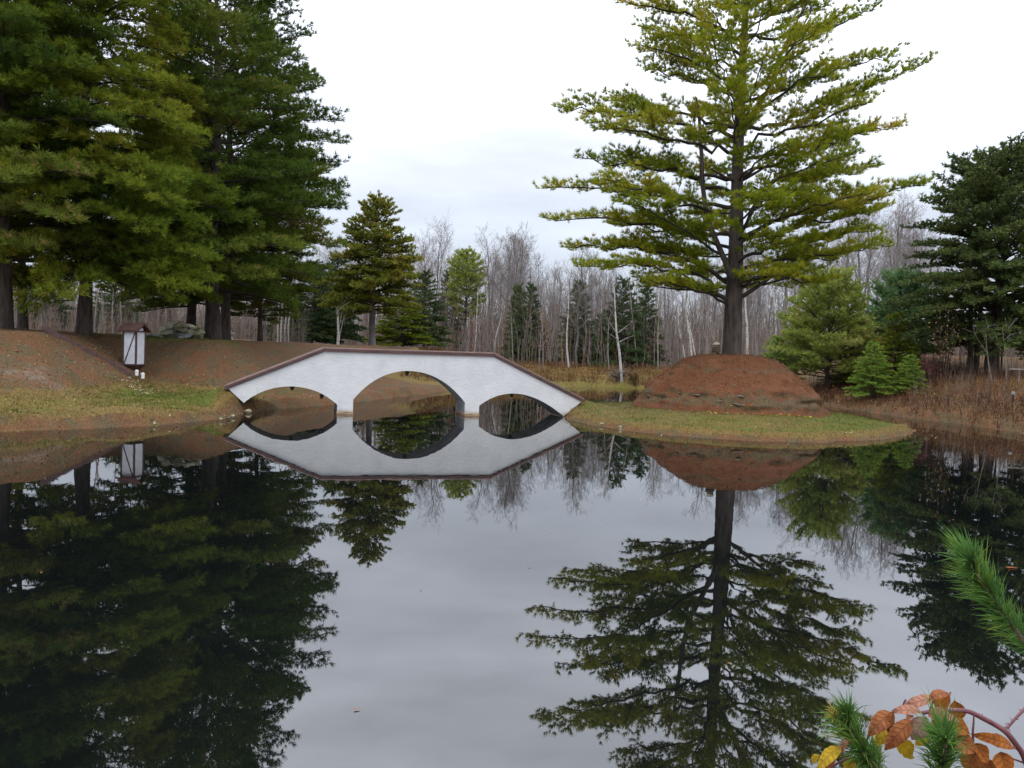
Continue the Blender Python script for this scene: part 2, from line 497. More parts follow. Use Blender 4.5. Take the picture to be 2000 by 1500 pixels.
def ground_parts(x, y):
    x = np.asarray(x, float); y = np.asarray(y, float)
    s = seg_dist(x, y, POND)
    s = s + (n2(x, y, 1.7) - .5) * .35 * ss(-1.5, .0, s) + (n2(x, y, 4.0) - .5) * .26
    land = np.clip(s, 0, None)
    z = (.17 + .16 * n2(x, y, 1.1, 21)) * ss(0, .3, s) - 1.1 * ss(0, -2.6, s) - .12 * ss(0, -.25, s)
    wl = 1 - ss(-6.5, -3, x)
    z = z + wl * .078 * np.clip(land, 0, 6.5)
    wf = ss(40, 47, y) * (1 - wl)
    z = z + wf * (.085 * np.clip(land, 0, 10) + .012 * np.clip(land - 10, 0, 90))
    wr = ss(8, 14, x) * (1 - ss(46, 56, y)) * ss(8, 20, y)
    z = z + wr * (.22 * np.clip(land - .2, 0, 7.5))
    z = z + (1 - ss(3, 9, y)) * .09 * np.clip(land, 0, 4)
    dp = seg_dist(x, y, PLATEAU)
    dpw = np.clip(dp + (n2(x, y, .9, 5) - .5) * .5, 0, None)
    t = 1 - np.clip(dpw / (3.3 + 1.4 * ss(22.4, 19.5, y)), 0, 1)
    t = .55 * t + .45 * t * t * (3 - 2 * t)
    top = 2.12 + (n2(x, y, .35, 9) - .5) * .12 + .12 * ss(-13.5, -19, x)
    z = np.where(s > 0, z + (np.maximum(top, z) - z) * t * ss(-.1, .8, s), z)
    g = np.exp(-((x - BR_L[0] + .15) ** 2 + (y - BR_L[1] - .4) ** 2) / .9 ** 2) * ss(-.1, .5, s)
    z = z * (1 - g) + .70 * g
    z = z + (n2(x, y, 2.3, 2) - .5) * .10 * ss(.1, 1, s) + (n2(x, y, 5.5, 4) - .5) * .08 * ss(-.2, .4, s)
    return z, s, t, dp
def gz(x, y):
    return float(ground_parts(np.array([x]), np.array([y]))[0][0])

def axis(fine_a, fine_b, step, outs_a, outs_b):
    return np.concatenate([np.sort(outs_a), np.arange(fine_a, fine_b, step), np.sort(outs_b)])
xs = axis(-19, 18.5, .16, [-500, -320, -200, -140, -100, -80, -66, -56, -48, -42, -37, -33, -30, -27.5, -25.5, -23.8, -22.3, -21, -20],
          [18.7, 19.2, 20, 21, 22.3, 24, 26, 28.5, 31, 34, 38, 43, 50, 60, 75, 95, 130, 200, 320, 500])
ys = np.concatenate([[-40, -20, -10, -6], np.arange(-3, 15, .4), np.arange(15, 36, .15), np.arange(36, 66, .4), np.arange(66, 130, 2.0), [140, 160, 190, 240, 320, 450, 700]])
X, Y = np.meshgrid(xs, ys)
Z, S, T, DP = ground_parts(X, Y)
V = np.stack([X, Y, Z], -1).reshape(-1, 3)
ny, nx = X.shape
idx = np.arange(ny * nx).reshape(ny, nx)
Q = np.stack([idx[:-1, :-1], idx[:-1, 1:], idx[1:, 1:], idx[1:, :-1]], -1).reshape(-1, 4)
cov = np.zeros((ny, nx, 4))
left = 1 - ss(-7.5, -5.5, X)
slope = ss(.05, .22, T) * left
lawn_top = np.exp(-((X + 12.6) / 1.9) ** 2 - ((Y - 29.9) / 1.3) ** 2)
cov[..., 0] = np.clip(slope * .85 - lawn_top * 1.2 + .75 * ss(60, 66, Y) + .75 * ss(12, 14, X) * ss(8, 20, Y) + .7 * left * (1 - ss(.15, .5, S)) + .3 * ss(44, 52, Y) * left + .8 * ss(25, 26, Y) * (1 - ss(40, 42, Y)) * ss(-9.5, -8.5, X) * (1 - ss(-3, 0, X)), 0, 1)
cov[..., 1] = np.clip(left * (1 - ss(.02, .2, T)) * (.42 + .5 * np.exp(-((X + 9.6) / 1.9) ** 2 - ((Y - 23.0) / 1.3) ** 2)) * ss(.4, 1.0, S) + 1.1 * lawn_top
                      + .45 * ss(44, 50, Y) * (1 - ss(56, 62, Y)) * (1 - left) + .16 * left * ss(.05, .3, T), 0, 1)
cov[..., 2] = np.clip(.5 * np.exp(-((X + 11.9) / 1.5) ** 2 - ((Y - 20.2) / 1.0) ** 2), 0, 1)
cov[..., 3] = 1
ground = ob('ground', mesh_np('ground', V, [Q], [M['ground']], {'cover': cov.reshape(-1, 4)}, True))
tag(ground, kind='structure')

# water sheet
wv = np.array([[-70, -3, 0], [60, -3, 0], [60, 62, 0], [-70, 62, 0]], float)
water = ob('water', mesh_np('water', wv, [np.array([[0, 1, 2, 3]])], [M['water']]))
tag(water, kind='structure')

# island
MX, MY = at(1425, 750, 27.0)[:2]
def isle_h(x, y):
    s = -seg_dist(x, y, ISLE)
    s = s + (n2(x, y, 2.0, 3) - .5) * .26 + (n2(x, y, 5.0, 7) - .5) * .2
    z = .2 * ss(0, .3, s) + .22 * ss(.2, 3.0, s) - .7 * ss(0, -1.2, s)
    e = np.exp(-((x - 2.35) ** 2 + (y - 26.9) ** 2) / .85 ** 2) * ss(0, .35, s)
    z = z * (1 - e) + .52 * e
    return z + (n2(x, y, 2.6, 1) - .5) * .06 * ss(.1, .6, s) + (n2(x, y, 8, 2) - .5) * .04 * ss(-.2, .3, s), s
ix, iy = np.meshgrid(np.arange(.2, 15.2, .12), np.arange(19.3, 35, .12))
iz, isd = isle_h(ix, iy)
ny, nx = ix.shape
idx = np.arange(ny * nx).reshape(ny, nx)
Q = np.stack([idx[:-1, :-1], idx[:-1, 1:], idx[1:, 1:], idx[1:, :-1]], -1).reshape(-1, 4)
keep = (isd.reshape(-1)[Q].max(1) > -1.3)
cov = np.zeros((ny, nx, 4))
rm = np.hypot(ix - MX, iy - MY)
cov[..., 0] = np.clip(.9 * (1 - ss(.0, .3, isd)) + .45 * np.exp(-((rm - 3.1) / .6) ** 2) + .42 * (1 - ss(4, 7, ix)) * ss(.3, .8, isd), 0, 1)
cov[..., 1] = np.clip(ss(.25, .7, isd) * (.46 + .45 * ss(8.5, 10.5, ix) + .25 * np.exp(-((isd - .45) / .3) ** 2)), 0, 1)
cov[..., 3] = 1
island = ob('island', mesh_np('island', np.stack([ix, iy, iz], -1).reshape(-1, 3), [Q[keep]], [M['ground']], {'cover': cov.reshape(-1, 4)}, True))
tag(island, kind='structure')

# needle covered mound on the island
prof = np.array([(0, 2.2), (.6, 2.19), (1.1, 2.14), (1.5, 2.0), (2.0, 1.66), (2.6, 1.17), (3.0, .62), (3.15, .36), (3.3, .1)])
def mound_h(r):
    return np.interp(r, prof[:, 0], prof[:, 1])
nr, na = 70, 220
rr = np.concatenate([[0.001], np.linspace(.1, 3.3, nr - 1)])
aa = np.arange(na) * 2 * math.pi / na
RR, AA = np.meshgrid(rr, aa, indexing='ij')
x = MX + RR * np.cos(AA) * 1.01
y = MY + RR * np.sin(AA)
zz = mound_h(RR)
P3 = np.stack([x, y, zz], -1)
d = (vnoise(P3, 1.6) - .5) * .12 + (vnoise(P3, 4.5) - .5) * .14 + (vnoise(P3, 12) - .5) * .05
band = np.exp(-((zz - .78) / .28) ** 2)                        # weathered ledges near the foot
led = (vnoise(P3 * np.array([1.1, 1.1, 9.0]), 1.0) - .5) * .26 * band
w = ss(.9, 1.6, RR) * ss(3.32, 3.0, RR)
push = (d + led) * w
x = x + np.cos(AA) * push
y = y + np.sin(AA) * push
zz = zz + (d * .5) * ss(.05, .4, RR) * ss(3.3, 3.0, RR)
idx = np.arange(nr * na).reshape(nr, na)
Q = np.stack([idx[:-1], np.roll(idx, -1, 1)[:-1], np.roll(idx, -1, 1)[1:], idx[1:]], -1).reshape(-1, 4)
def mat_mound():
    m, t, out, N, L = new_mat('mound')
    tcn = N('ShaderNodeTexCoord')
    def noise(scale, st=(1, 1, 1)):
        mp = N('ShaderNodeMapping', ins={'Scale': st})
        L(tcn.outputs['Object'], mp.inputs[0])
        n = N('ShaderNodeTexNoise', ins={'Scale': scale, 'Detail': 6.0, 'Roughness': .65})
        L(mp.outputs[0], n.inputs['Vector'])
        return n.outputs['Fac']
    fine, mid, lay = noise(26), noise(3.2), noise(2.0, (1, 1, 3.2))
    def ramp(f, stops):
        r = N('ShaderNodeValToRGB')
        e = r.color_ramp.elements
        while len(e) < len(stops):
            e.new(.5)
        for el, (p, c) in zip(e, stops):
            el.position, el.color = p, c4(c)
        L(f, r.inputs['Fac'])
        return r.outputs[0]
    nd = ramp(fine, [(.3, (.08, .032, .016)), (.5, (.142, .058, .029)), (.75, (.22, .105, .055))])
    earth = ramp(fine, [(.3, (.05, .034, .018)), (.55, (.115, .085, .048)), (.75, (.19, .15, .09))])
    a = N('ShaderNodeAttribute', attribute_name='cover')
    ad = N('ShaderNodeMath', operation='ADD')
    L(a.outputs['Fac'], ad.inputs[0]); L(lay, ad.inputs[1])
    ad2 = N('ShaderNodeMath', operation='MULTIPLY_ADD', ins={1: .5})
    L(mid, ad2.inputs[0]); L(ad.outputs[0], ad2.inputs[2])
    mr = N('ShaderNodeMapRange', interpolation_type='SMOOTHSTEP', ins={'From Min': .80, 'From Max': 1.0})
    L(ad2.outputs[0], mr.inputs['Value'])
    mx = N('ShaderNodeMix', data_type='RGBA')
    L(mr.outputs[0], mx.inputs['Factor']); L(nd, mx.inputs['A']); L(earth, mx.inputs['B'])
    b = N('ShaderNodeBsdfPrincipled', ins={'Roughness': .95, 'Specular IOR Level': .1})
    L(mx.outputs['Result'], b.inputs['Base Color'])
    bu = N('ShaderNodeBump', ins={'Strength': .9, 'Distance': .05})
    L(fine, bu.inputs['Height']); L(bu.outputs[0], b.inputs['Normal'])
    L(b.outputs[0], out.inputs[0])
    return m
M['mound'] = mat_mound()
mcov = (.26 * band - .02 + .14 * np.exp(-((zz - 1.75) / .14) ** 2)).reshape(-1)
mound = ob('mound', mesh_np('mound', np.stack([x, y, zz], -1).reshape(-1, 3), [Q], [M['mound']], {'cover': mcov}, True))
tag(mound, kind='structure')
def rock_mesh(name, seed, dims, mats, bevel=.0, n=26, flat=1.0):
    r = random.Random(seed)
    bm = bmesh.new()
    for _ in range(n):
        v = Vector((r.gauss(0, 1), r.gauss(0, 1), r.gauss(0, 1))).normalized() * r.uniform(.82, 1.0)
        v = Vector([math.copysign(abs(c) ** flat, c) for c in v])
        bm.verts.new(Vector((v.x * dims[0] / 2, v.y * dims[1] / 2, v.z * dims[2] / 2)))
    res = bmesh.ops.convex_hull(bm, input=bm.verts)
    junk = [g for g in res['geom_interior'] if isinstance(g, bmesh.types.BMVert)]
    if junk:
        bmesh.ops.delete(bm, geom=junk, context='VERTS')
    bmesh.ops.bevel(bm, geom=list(bm.edges), offset=min(dims) * .05, segments=1, affect='EDGES')
    return bm_mesh(name, bm, mats)
# flat ledge stones showing through the mound, as parts of it
r_ = random.Random(12)
for k, (u, v, wpx, hpx) in enumerate([(1310, 783, 50, 8), (1350, 771, 60, 10), (1395, 784, 70, 9), (1440, 774, 60, 12), (1450, 791, 66, 8), (1492, 797, 72, 9),
                                      (1425, 783, 40, 8), (1370, 760, 34, 9), (1535, 803, 56, 9), (1265, 776, 40, 14), (1460, 728, 20, 7), (1432, 752, 18, 8), (1512, 790, 40, 8), (1330, 766, 44, 8)]):
    best = None
    for Yd in np.arange(23.4, 27, .03):
        p = at(u, v, Yd)
        if p[2] <= mound_h(math.hypot(p[0] - MX, p[1] - MY)) + .01:
            best = p
            break
    if best is None:
        best = at(u, v, 26.2)
    dpx = best[1] / FPX
    a = math.atan2(best[1] - MY, best[0] - MX)
    o = ob('stone', rock_mesh('stone', 40 + k, (wpx * dpx * .8, .34, hpx * dpx * .9), [M['ledge']], flat=.7), mound)
    o.location = (best[0] - math.cos(a) * .15, best[1] - math.sin(a) * .15, best[2])
    o.rotation_euler = (r_.uniform(-.06, .06), r_.uniform(-.04, .08), a + math.pi / 2)

# ------------------------------------------------------------------ footbridge
BA = math.radians(16)
BD = np.array([math.cos(BA), math.sin(BA), 0])
BN = np.array([-math.sin(BA), math.cos(BA), 0])
BP = at(800, 750, 24.7)
BP[2] = 0
BW = 1.35
def bray(u, v):
    """Pixel -> (along, height) on the bridge's front face."""
    dd = _F * FPX + _R * (u - 1000.0) + _U * (750.0 - v)
    k = ((BP - CAM) @ BN) / (dd @ BN)
    p = CAM + dd * k
    return (p - BP) @ BD, p[2]
def bw(s, z, back=0.0):
    return BP + BD * s + BN * back + np.array([0, 0, z])
top_sz = np.array([bray(*p) for p in [(446, 759), (633, 687), (965, 697), (1136, 784)]])
arch1 = [bray(*p) for p in [(476, 787), (500, 770.5), (530, 759.5), (568, 754.5), (605, 760), (638, 774.5), (659, 791)]]
arch2 = [bray(*p) for p in [(690, 781), (704, 764), (734, 742), (768, 728.5), (800, 724.5), (835, 730), (869, 748), (894, 770), (908, 786)]]
arch3 = [bray(*p) for p in [(936, 793), (950, 782), (979, 772), (1010, 769), (1045, 777), (1075, 794), (1101, 813)]]
def smooth_curve(P, n=28):
    P = np.asarray(P)
    s = np.linspace(P[0, 0], P[-1, 0], n)
    c = np.polyfit(P[:, 0], P[:, 1], 4)
    z = np.polyval(c, s)
    w0 = np.clip((s - s[0]) / .3, 0, 1)
    return np.stack([s, z], 1)
A1, A2, A3 = smooth_curve(arch1), smooth_curve(arch2, 36), smooth_curve(arch3)
zbot = -.55
bottom = [tuple(top_sz[0])] + [tuple(p) for p in A1] + [(A1[-1][0] + .001, zbot), (A2[0][0] - .001, zbot)] + [tuple(p) for p in A2] + \
         [(A2[-1][0] + .001, zbot), (A3[0][0] - .001, zbot)] + [tuple(p) for p in A3] + [tuple(top_sz[-1])]
def top_z(s):
    return np.interp(s, top_sz[:, 0], top_sz[:, 1])
bridge_o = bw(0, 0)
bridge = thing('footbridge', 'white rough stucco footbridge with three arches and brown coping over the pond', 'bridge', bridge_o)
def strip_wall(bm, back, flip):
    pb = sorted(set(list(top_sz[1:-1, 0])))
    cols = []
    for s, z in bottom:
        cols.append((s, z))
    for b_ in pb:
        for i in range(len(cols) - 1):
            if cols[i][0] < b_ - 1e-4 and cols[i + 1][0] > b_ + 1e-4:
                t_ = (b_ - cols[i][0]) / (cols[i + 1][0] - cols[i][0])
                cols.insert(i + 1, (b_, cols[i][1] + t_ * (cols[i + 1][1] - cols[i][1])))
                break
    out = []
    for s, z in cols:
        out.append((bm.verts.new(bw(s, z, back) - bridge_o), bm.verts.new(bw(s, max(float(top_z(s)), z + .001), back) - bridge_o)))
    for (a, b), (c, d_) in zip(out, out[1:]):
        bm.faces.new((a, c, d_, b) if not flip else (a, b, d_, c))
    return out
bm = bmesh.new()
f_ = strip_wall(bm, 0, False)
b_ = strip_wall(bm, BW, True)
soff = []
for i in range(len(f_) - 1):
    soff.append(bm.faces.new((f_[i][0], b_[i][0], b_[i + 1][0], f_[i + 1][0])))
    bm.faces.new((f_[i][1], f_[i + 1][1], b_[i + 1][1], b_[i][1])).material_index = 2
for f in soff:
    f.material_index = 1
bmesh.ops.remove_doubles(bm, verts=bm.verts, dist=.0004)
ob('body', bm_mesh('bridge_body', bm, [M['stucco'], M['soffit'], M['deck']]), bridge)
# brown coping: boards along both edges
for back in (-.06, BW - .14):
    for i in range(3):
        (s0, z0), (s1, z1) = top_sz[i], top_sz[i + 1]
        ext = .04 if i != 1 else 0
        L_ = math.hypot(s1 - s0, z1 - z0)
        ux, uz = (s1 - s0) / L_, (z1 - z0) / L_
        if i == 0: s0, z0 = s0 - ux * .12, z0 - uz * .12
        if i == 2: s1, z1 = s1 + ux * .10, z1 + uz * .10
        g = .004 if i == 1 else 0
        bm = bmesh.new()
        poly = [(s0 + g, z0 + .006), (s1 - g, z1 + .006), (s1 - g, z1 + .105), (s0 + g, z0 + .105)]
        bm_prism(bm, [bw(s, z, back) - bridge_o for s, z in poly], BN * .2)
        bmesh.ops.bevel(bm, geom=list(bm.edges), offset=.008, segments=1, affect='EDGES')
        o = ob('coping_board', bm_mesh('coping_board', bm, [M['cap']]), bridge)
        bm = bmesh.new()
        poly = [(s0 + g, z0 + .108), (s1 - g, z1 + .108), (s1 - g, z1 + .135), (s0 + g, z0 + .135)]
        bm_prism(bm, [bw(s, z, back + .05) - bridge_o for s, z in poly], BN * .13)
        ob('top_strip', bm_mesh('top_strip', bm, [M['cap_top']]), o)
# stained pier feet
for (sa, sb) in ((A1[-1][0], A2[0][0]), (A2[-1][0], A3[0][0])):
    bm = bmesh.new()
    c = bw((sa + sb) / 2, -.14, BW / 2) - bridge_o
    bm_box(bm, c, (sb - sa + .03, BW + .06, .44), Matrix.Rotation(BA, 3, 'Z'), .015)
    ob('pier_foot', bm_mesh('pier_foot', bm, [M['stain']]), bridge)
# small dark lamps hung under the arch crowns
for (u, v, b0) in ((571, 755, .1), (629, 771, .1), (797, 726, .1), (1003, 769, .12)):
    s, z = bray(u, v)
    bm = bmesh.new()
    M4 = Matrix.Translation(Vector(bw(s, z - .06, b0 + .1) - bridge_o))
    bmesh.ops.create_cone(bm, cap_ends=True, segments=10, radius1=.035, radius2=.07, depth=.13, matrix=M4)
    bmesh.ops.create_cone(bm, cap_ends=True, segments=8, radius1=.02, radius2=.02, depth=.1, matrix=Matrix.Translation(Vector(bw(s, z + .02, b0 + .1) - bridge_o)))
    ob('arch_lamp', bm_mesh('arch_lamp', bm, [M['iron']]), bridge)

# ------------------------------------------------------------------ trees
UP = np.array([0, 0, 1.0])
def rotz(v, a):
    c, s = math.cos(a), math.sin(a)
    return np.array([v[0] * c - v[1] * s, v[0] * s + v[1] * c, v[2]])
class Tufts:
    def __init__(s):
        s.C, s.D = [], []
    def add(s, C, D):
        s.C.append(C); s.D.append(D)
    def blades(s, geo, rng, nb, length, width, spread, upb, tint0=.5, tvar=.2, clump=.35, cscale=.9):
        if not s.C: return
        C = np.concatenate(s.C); D = unit(np.concatenate(s.D))
        n = len(C)
        tint = tint0 + (vnoise(C + 50, cscale) - .5) * 2 * clump + rng.normal(0, tvar * .5, n)
        C = np.repeat(C, nb, 0); D = np.repeat(D, nb, 0); tint = np.repeat(tint, nb) + rng.normal(0, .06, n * nb)
        rnd = unit(rng.normal(size=(n * nb, 3)))
        d = unit(D + rnd * spread + UP * upb)
        L = length * rng.uniform(.65, 1.15, (n * nb, 1))
        side = unit(np.cross(d, unit(rng.normal(size=(n * nb, 3))))) * width * .5 * rng.uniform(.7, 1.2, (n * nb, 1))
        base = C + rnd * length * .12
        geo.tris(base - side, base + side, base + d * L, np.clip(tint, 0, 1))
def bez(p0, p1, p2, n):
    t = np.linspace(0, 1, n)[:, None]
    return p0 * (1 - t) ** 2 + 2 * p1 * t * (1 - t) + p2 * t * t
def bough(rng, p0, p1, p2, r0, wood, tufts, lat=1.2, step=.2, t0=.25, tstep=.13, twig=.3, latup=.08, ang=.95, droop=0.0, lk=3, sub=True, ntuft=1, wob=.05, subup=.06, thick=0.0):
    L = np.linalg.norm(p2 - p0)
    n = max(6, int(L / .35))
    P = bez(p0, p1, p2, n)
    P[1:-1] += rng.normal(0, wob * .5, (n - 2, 3)) * min(1, L / 2)
    r = np.linspace(r0, max(.012, r0 * .16), n)
    wood.tube(P, r, 5)
    tt = np.linspace(0, 1, n)
    nl = max(3, int(L * (1 - t0) / step))
    sgn = 1
    for t in np.linspace(t0, .99, nl):
        t = min(.995, t + rng.normal(0, .012))
        c = np.array([np.interp(t, tt, P[:, k]) for k in range(3)])
        i = min(n - 2, int(t * (n - 1)))
        T = P[i + 1] - P[i]
        T = T / (np.linalg.norm(T) + 1e-9)
        S_ = np.cross(T, UP)
        S_ = S_ / (np.linalg.norm(S_) + 1e-9) * sgn
        sgn = -sgn
        a = ang * rng.uniform(.75, 1.15)
        env = min(1.0, (t - t0 + .12) / .3) * (1 - .75 * max(0, t - .35) / .65)
        l = lat * env * rng.uniform(.65, 1.15) * min(1.0, .35 + L / 5)
        if l < .1: l = .1
        d = T * math.cos(a) + S_ * math.sin(a) + UP * (latup + rng.normal(0, .08))
        d = d / np.linalg.norm(d)
        e = c + d * l + T * l * .18 + UP * (l * l * (.06 - droop))
        m = c + d * l * .5 + UP * rng.normal(0, .03)
        q = bez(c, m, e, 3)
        wood.tube(q, np.linspace(max(.008, r0 * .2 * (1 - .6 * t)), .005, 3), lk)
        k = max(2, int(l / tstep))
        u = np.linspace(.25, 1.0, k)[:, None]
        C = (1 - u) ** 2 * c + 2 * u * (1 - u) * m + u * u * e
        D = np.tile(d * .8 + T * .3, (k, 1))
        if sub and l > .3:
            # side twigs
            s2 = np.cross(d, UP)
            s2 = s2 / (np.linalg.norm(s2) + 1e-9)
            sg = np.where(np.arange(k) % 2 == 0, 1, -1)[:, None]
            d2 = unit(d * .75 + s2 * sg * .75 + UP * rng.normal(subup, .14, (k, 1)))
            ll = twig * rng.uniform(.5, 1.2, (k, 1)) * (1.15 - .6 * u)
            C2 = C + d2 * ll
            C3 = C + d2 * ll * .5
            C = np.concatenate([C, C2, C3]); D = np.concatenate([D, d2, d2])
        if thick:
            C = C + UP * np.abs(rng.normal(0, thick, (len(C), 1)))
        if ntuft > 1:
            C = np.repeat(C, ntuft, 0) + rng.normal(0, .05, (len(C) * ntuft, 3)); D = np.repeat(D, ntuft, 0)
        tufts.add(C, D)
    k = 4
    tufts.add(P[-1] - (P[-1] - P[-2]) * np.linspace(0, 1, k)[:, None], np.tile(unit(P[-1] - P[-2]), (k, 1)))
def trunk_mesh(name, P, R, mat, origin, k=12, flare=True):
    g = Geo()
    P = np.asarray(P, float); R = np.asarray(R, float)
    n = len(P)
    m = max(n, 24)
    t = np.linspace(0, 1, n); tt = np.linspace(0, 1, m)
    PP = np.stack([np.interp(tt, t, P[:, i]) for i in range(3)], 1)
    RR = np.interp(tt, t, R)
    g.tube(PP, RR, k)
    return g.mesh(name, [mat], origin, True)

# ---- generic conifer prototype: trunk + branches + crown
def conifer(name, label, cat, base, H, Rr, zc, nb, leaf, seed, power=.8, rise=0.0, lift=.1, lat=.9, step=.2, tstep=.13, twig=.25, tr=.2, nbl=8, blen=.14, bwid=.025,
            spread=.9, upb=.3, tint0=.45, clump=.35, cscale=.9, droop=0.0, bark='bark', group=None, lean=0.0, t0=.25, shape=None, risetop=.5, gaps=.0, top_r=.25, ang=.95, azw=None, sub=True, lk=3, subup=.06, thick=0.0):
    rng = np.random.default_rng(seed)
    root = thing(name, label, cat, base, group)
    wood, tf, leafg = Geo(), Tufts(), Geo()
    o = np.zeros(3)
    def axis_pt(z):
        return np.array([lean * z + .06 * math.sin(z * .7 + seed), .05 * math.cos(z * .6 + seed), z])
    for i in range(nb):
        f = (i + rng.random()) / nb
        f = f ** .9
        z = zc + (H - zc) * f * .985
        prof_ = shape(f) if shape else (1 - f) ** power
        L = Rr * prof_ * rng.uniform(.72, 1.1) + top_r
        if rng.random() < gaps: L *= .5
        az = i * 2.39996 + rng.normal(0, .35)
        if azw is not None and rng.random() < .55:
            az = azw + rng.normal(0, .8)
        d = np.array([math.cos(az), math.sin(az), 0])
        p0 = axis_pt(z)
        rs = rise + (risetop - rise) * f ** 1.3
        p2 = p0 + d * L + UP * (rs * L - droop * L * L * .1) + rng.normal(0, .1, 3)
        p1 = p0 + d * L * .5 + UP * (rs * L * .5 + lift * L * rng.uniform(.5, 1.4))
        bough(rng, p0, p1, p2, max(.014, tr * .22 * (1 - f) + .012), wood, tf, lat * min(1, .45 + L / Rr * .6), step, t0 if L > 1 else .15, tstep, twig, droop=droop, ang=ang, sub=sub, lk=lk, subup=subup, thick=thick)
    # leader
    tf.add(np.array([axis_pt(H - .05 * k) for k in range(6)]), np.tile(UP, (6, 1)))
    tf.blades(leafg, rng, nbl, blen, bwid, spread, upb, tint0, .2, clump, cscale)
    zz_ = np.linspace(-.4, H, 16)
    R_ = tr * (1 - np.clip(zz_, 0, H) / H) ** .85 + .012
    R_[0] *= 1.45; R_[1] *= 1.12
    tm = trunk_mesh(name + '_trunk', [axis_pt(z) if z > 0 else np.array([0.06 * math.sin(seed), .05 * math.cos(seed), z]) for z in zz_], R_, M[bark], o)
    ob('trunk', tm, root)
    ob('branches', wood.mesh(name + '_branches', [M['limb_bark']]), root)
    ob('crown', leafg.mesh(name + '_crown', [M[leaf]]), root)
    return root

# ---- the big pine on the mound: boughs follow the photograph
def island_pine():
    rng = np.random.default_rng(21)
    D0 = 27.0
    axis_px = [(1428, 720), (1429, 690), (1431, 640), (1434, 560), (1437, 500), (1439, 420), (1440, 330), (1444, 240), (1449, 150), (1454, 60), (1458, -40), (1460, -140), (1461, -225)]
    rad = [.38, .325, .30, .275, .25, .215, .185, .175, .145, .115, .085, .05, .015]
    AX = np.array([at(u, v, D0) for u, v in axis_px])
    base = AX[1].copy(); base[2] = 2.14
    AX[0] = base - UP * .5
    root = thing('pine_tree', 'tall yellow green pine rising from the rust coloured mound on the island', 'tree', base)
    ob('trunk', trunk_mesh('pine_trunk', AX, rad, M['bark'], base, 16), root)
    az_ = AX[:, 2]
    def on_axis(z):
        return np.array([np.interp(z, az_, AX[:, k]) for k in range(3)])
    def make(p0, p1, p2, r0, lat, tint0, dens=1.0, sh=.16, t0=.22):
        w, tf, lg = Geo(), Tufts(), Geo()
        bough(rng, p0, p1, p2, r0, w, tf, lat, .15 / dens, t0, .11, .34, latup=.06, wob=.14, subup=.18, thick=.06)
        tf.blades(lg, rng, 17, sh, .021, .75, .5, tint0, .22, .32, .8)
        b = ob('bough', w.mesh('pine_bough', [M['limb_bark']], base), root)
        ob('needles', lg.mesh('pine_needles', [M['needle_yellow']], base), b)
    # (attach v on trunk, tip u, tip v, tip depth offset, lift px at the middle, lateral length, tint)
    L = [(75, 1222, 4, -.6, 10, 1.0, .62), (110, 1240, 48, .8, 0, .9, .6), (160, 1252, 88, -.8, 0, 1.1, .6), (190, 1262, 132, .9, 0, 1.0, .5), (268, 1085, 208, -.3, 6, .95, .66),
         (250, 1180, 196, 1.5, 0, 1.0, .5), (300, 1148, 240, -1.6, 0, 1.1, .62), (345, 1130, 308, .4, -14, .9, .42), (380, 1190, 300, 1.8, 0, 1.0, .35), (405, 1062, 366, 0, 14, .9, .62),
         (440, 1180, 350, -1.9, 8, 1.1, .5), (470, 1062, 424, -.4, 18, .8, .55), (490, 1200, 436, 1.9, 10, 1.0, .4), (520, 1230, 400, -2.0, 10, 1.1, .45), (545, 1100, 482, .2, 36, .95, .52), (575, 1145, 520, -1.2, 40, 1.0, .5),
         (560, 1200, 476, 1.6, 20, 1.0, .4), (592, 1250, 560, 1.3, 18, .9, .42), (600, 1262, 545, -1.6, 14, .9, .5)]
    R_ = [(70, 1722, 2, .3, -60, .7, .5), (130, 1650, 20, -1.0, -40, .9, .55), (200, 1748, 102, .4, -10, .85, .45), (240, 1640, 130, -1.4, 0, 1.0, .5), (255, 1816, 118, -.3, -46, .95, .5), (290, 1700, 200, -1.6, 0, 1.1, .58),
          (318, 1758, 243, .5, -4, 1.0, .7), (350, 1690, 262, -1.8, 6, 1.1, .55), (380, 1702, 326, .9, 6, 1.1, .5), (420, 1640, 330, 2.0, 0, 1.0, .4), (450, 1802, 362, -.5, -10, 1.1, .64), (478, 1720, 408, 1.0, 6, 1.2, .5),
          (470, 1690, 378, -2.2, 8, 1.2, .62), (505, 1700, 452, 1.9, 6, 1.1, .4), (530, 1736, 482, -.6, 6, 1.0, .5), (545, 1640, 500, 1.4, 4, 1.0, .45), (570, 1615, 548, .6, 14, .95, .5), (560, 1560, 536, -1.8, 14, .9, .52)]
    for av, tu, tv, dd, lift, lat, tint in L + R_:
        au = np.interp(av, [c[1] for c in axis_px[::-1]], [c[0] for c in axis_px[::-1]])
        p0 = at(au, av, D0)
        p2 = at(tu, tv, D0 + dd * 1.2)
        lf = abs(tu - au)
        p1 = at(au + (tu - au) * .45, av * .45 + tv * .55 - lift, D0 + dd * .5)
        make(p0, p1, p2, .05 + .013 * lf / 200, lat * 1.3, tint)
    # boughs toward and away from the camera
    for k in range(36):
        f = (k + rng.random()) / 36
        z = 4.3 + f * 12.0
        p0 = on_axis(z)
        Rm = np.interp(z, [4, 6, 9, 13, 16.5], [3.4, 4.2, 3.9, 3.2, 1.0]) * rng.uniform(.65, 1.0)
        az = (math.pi / 2 if k % 2 else -math.pi / 2) + rng.normal(0, .5)
        d = np.array([math.cos(az), math.sin(az), 0])
        rs = np.interp(z, [4, 8, 15], [.12, .25, .6]) + rng.normal(0, .05)
        p2 = p0 + d * Rm + UP * rs * Rm
        p1 = p0 + d * Rm * .5 + UP * (rs * .5 + .08) * Rm
        make(p0, p1, p2, .042, 1.2, rng.uniform(.38, .62), .9)
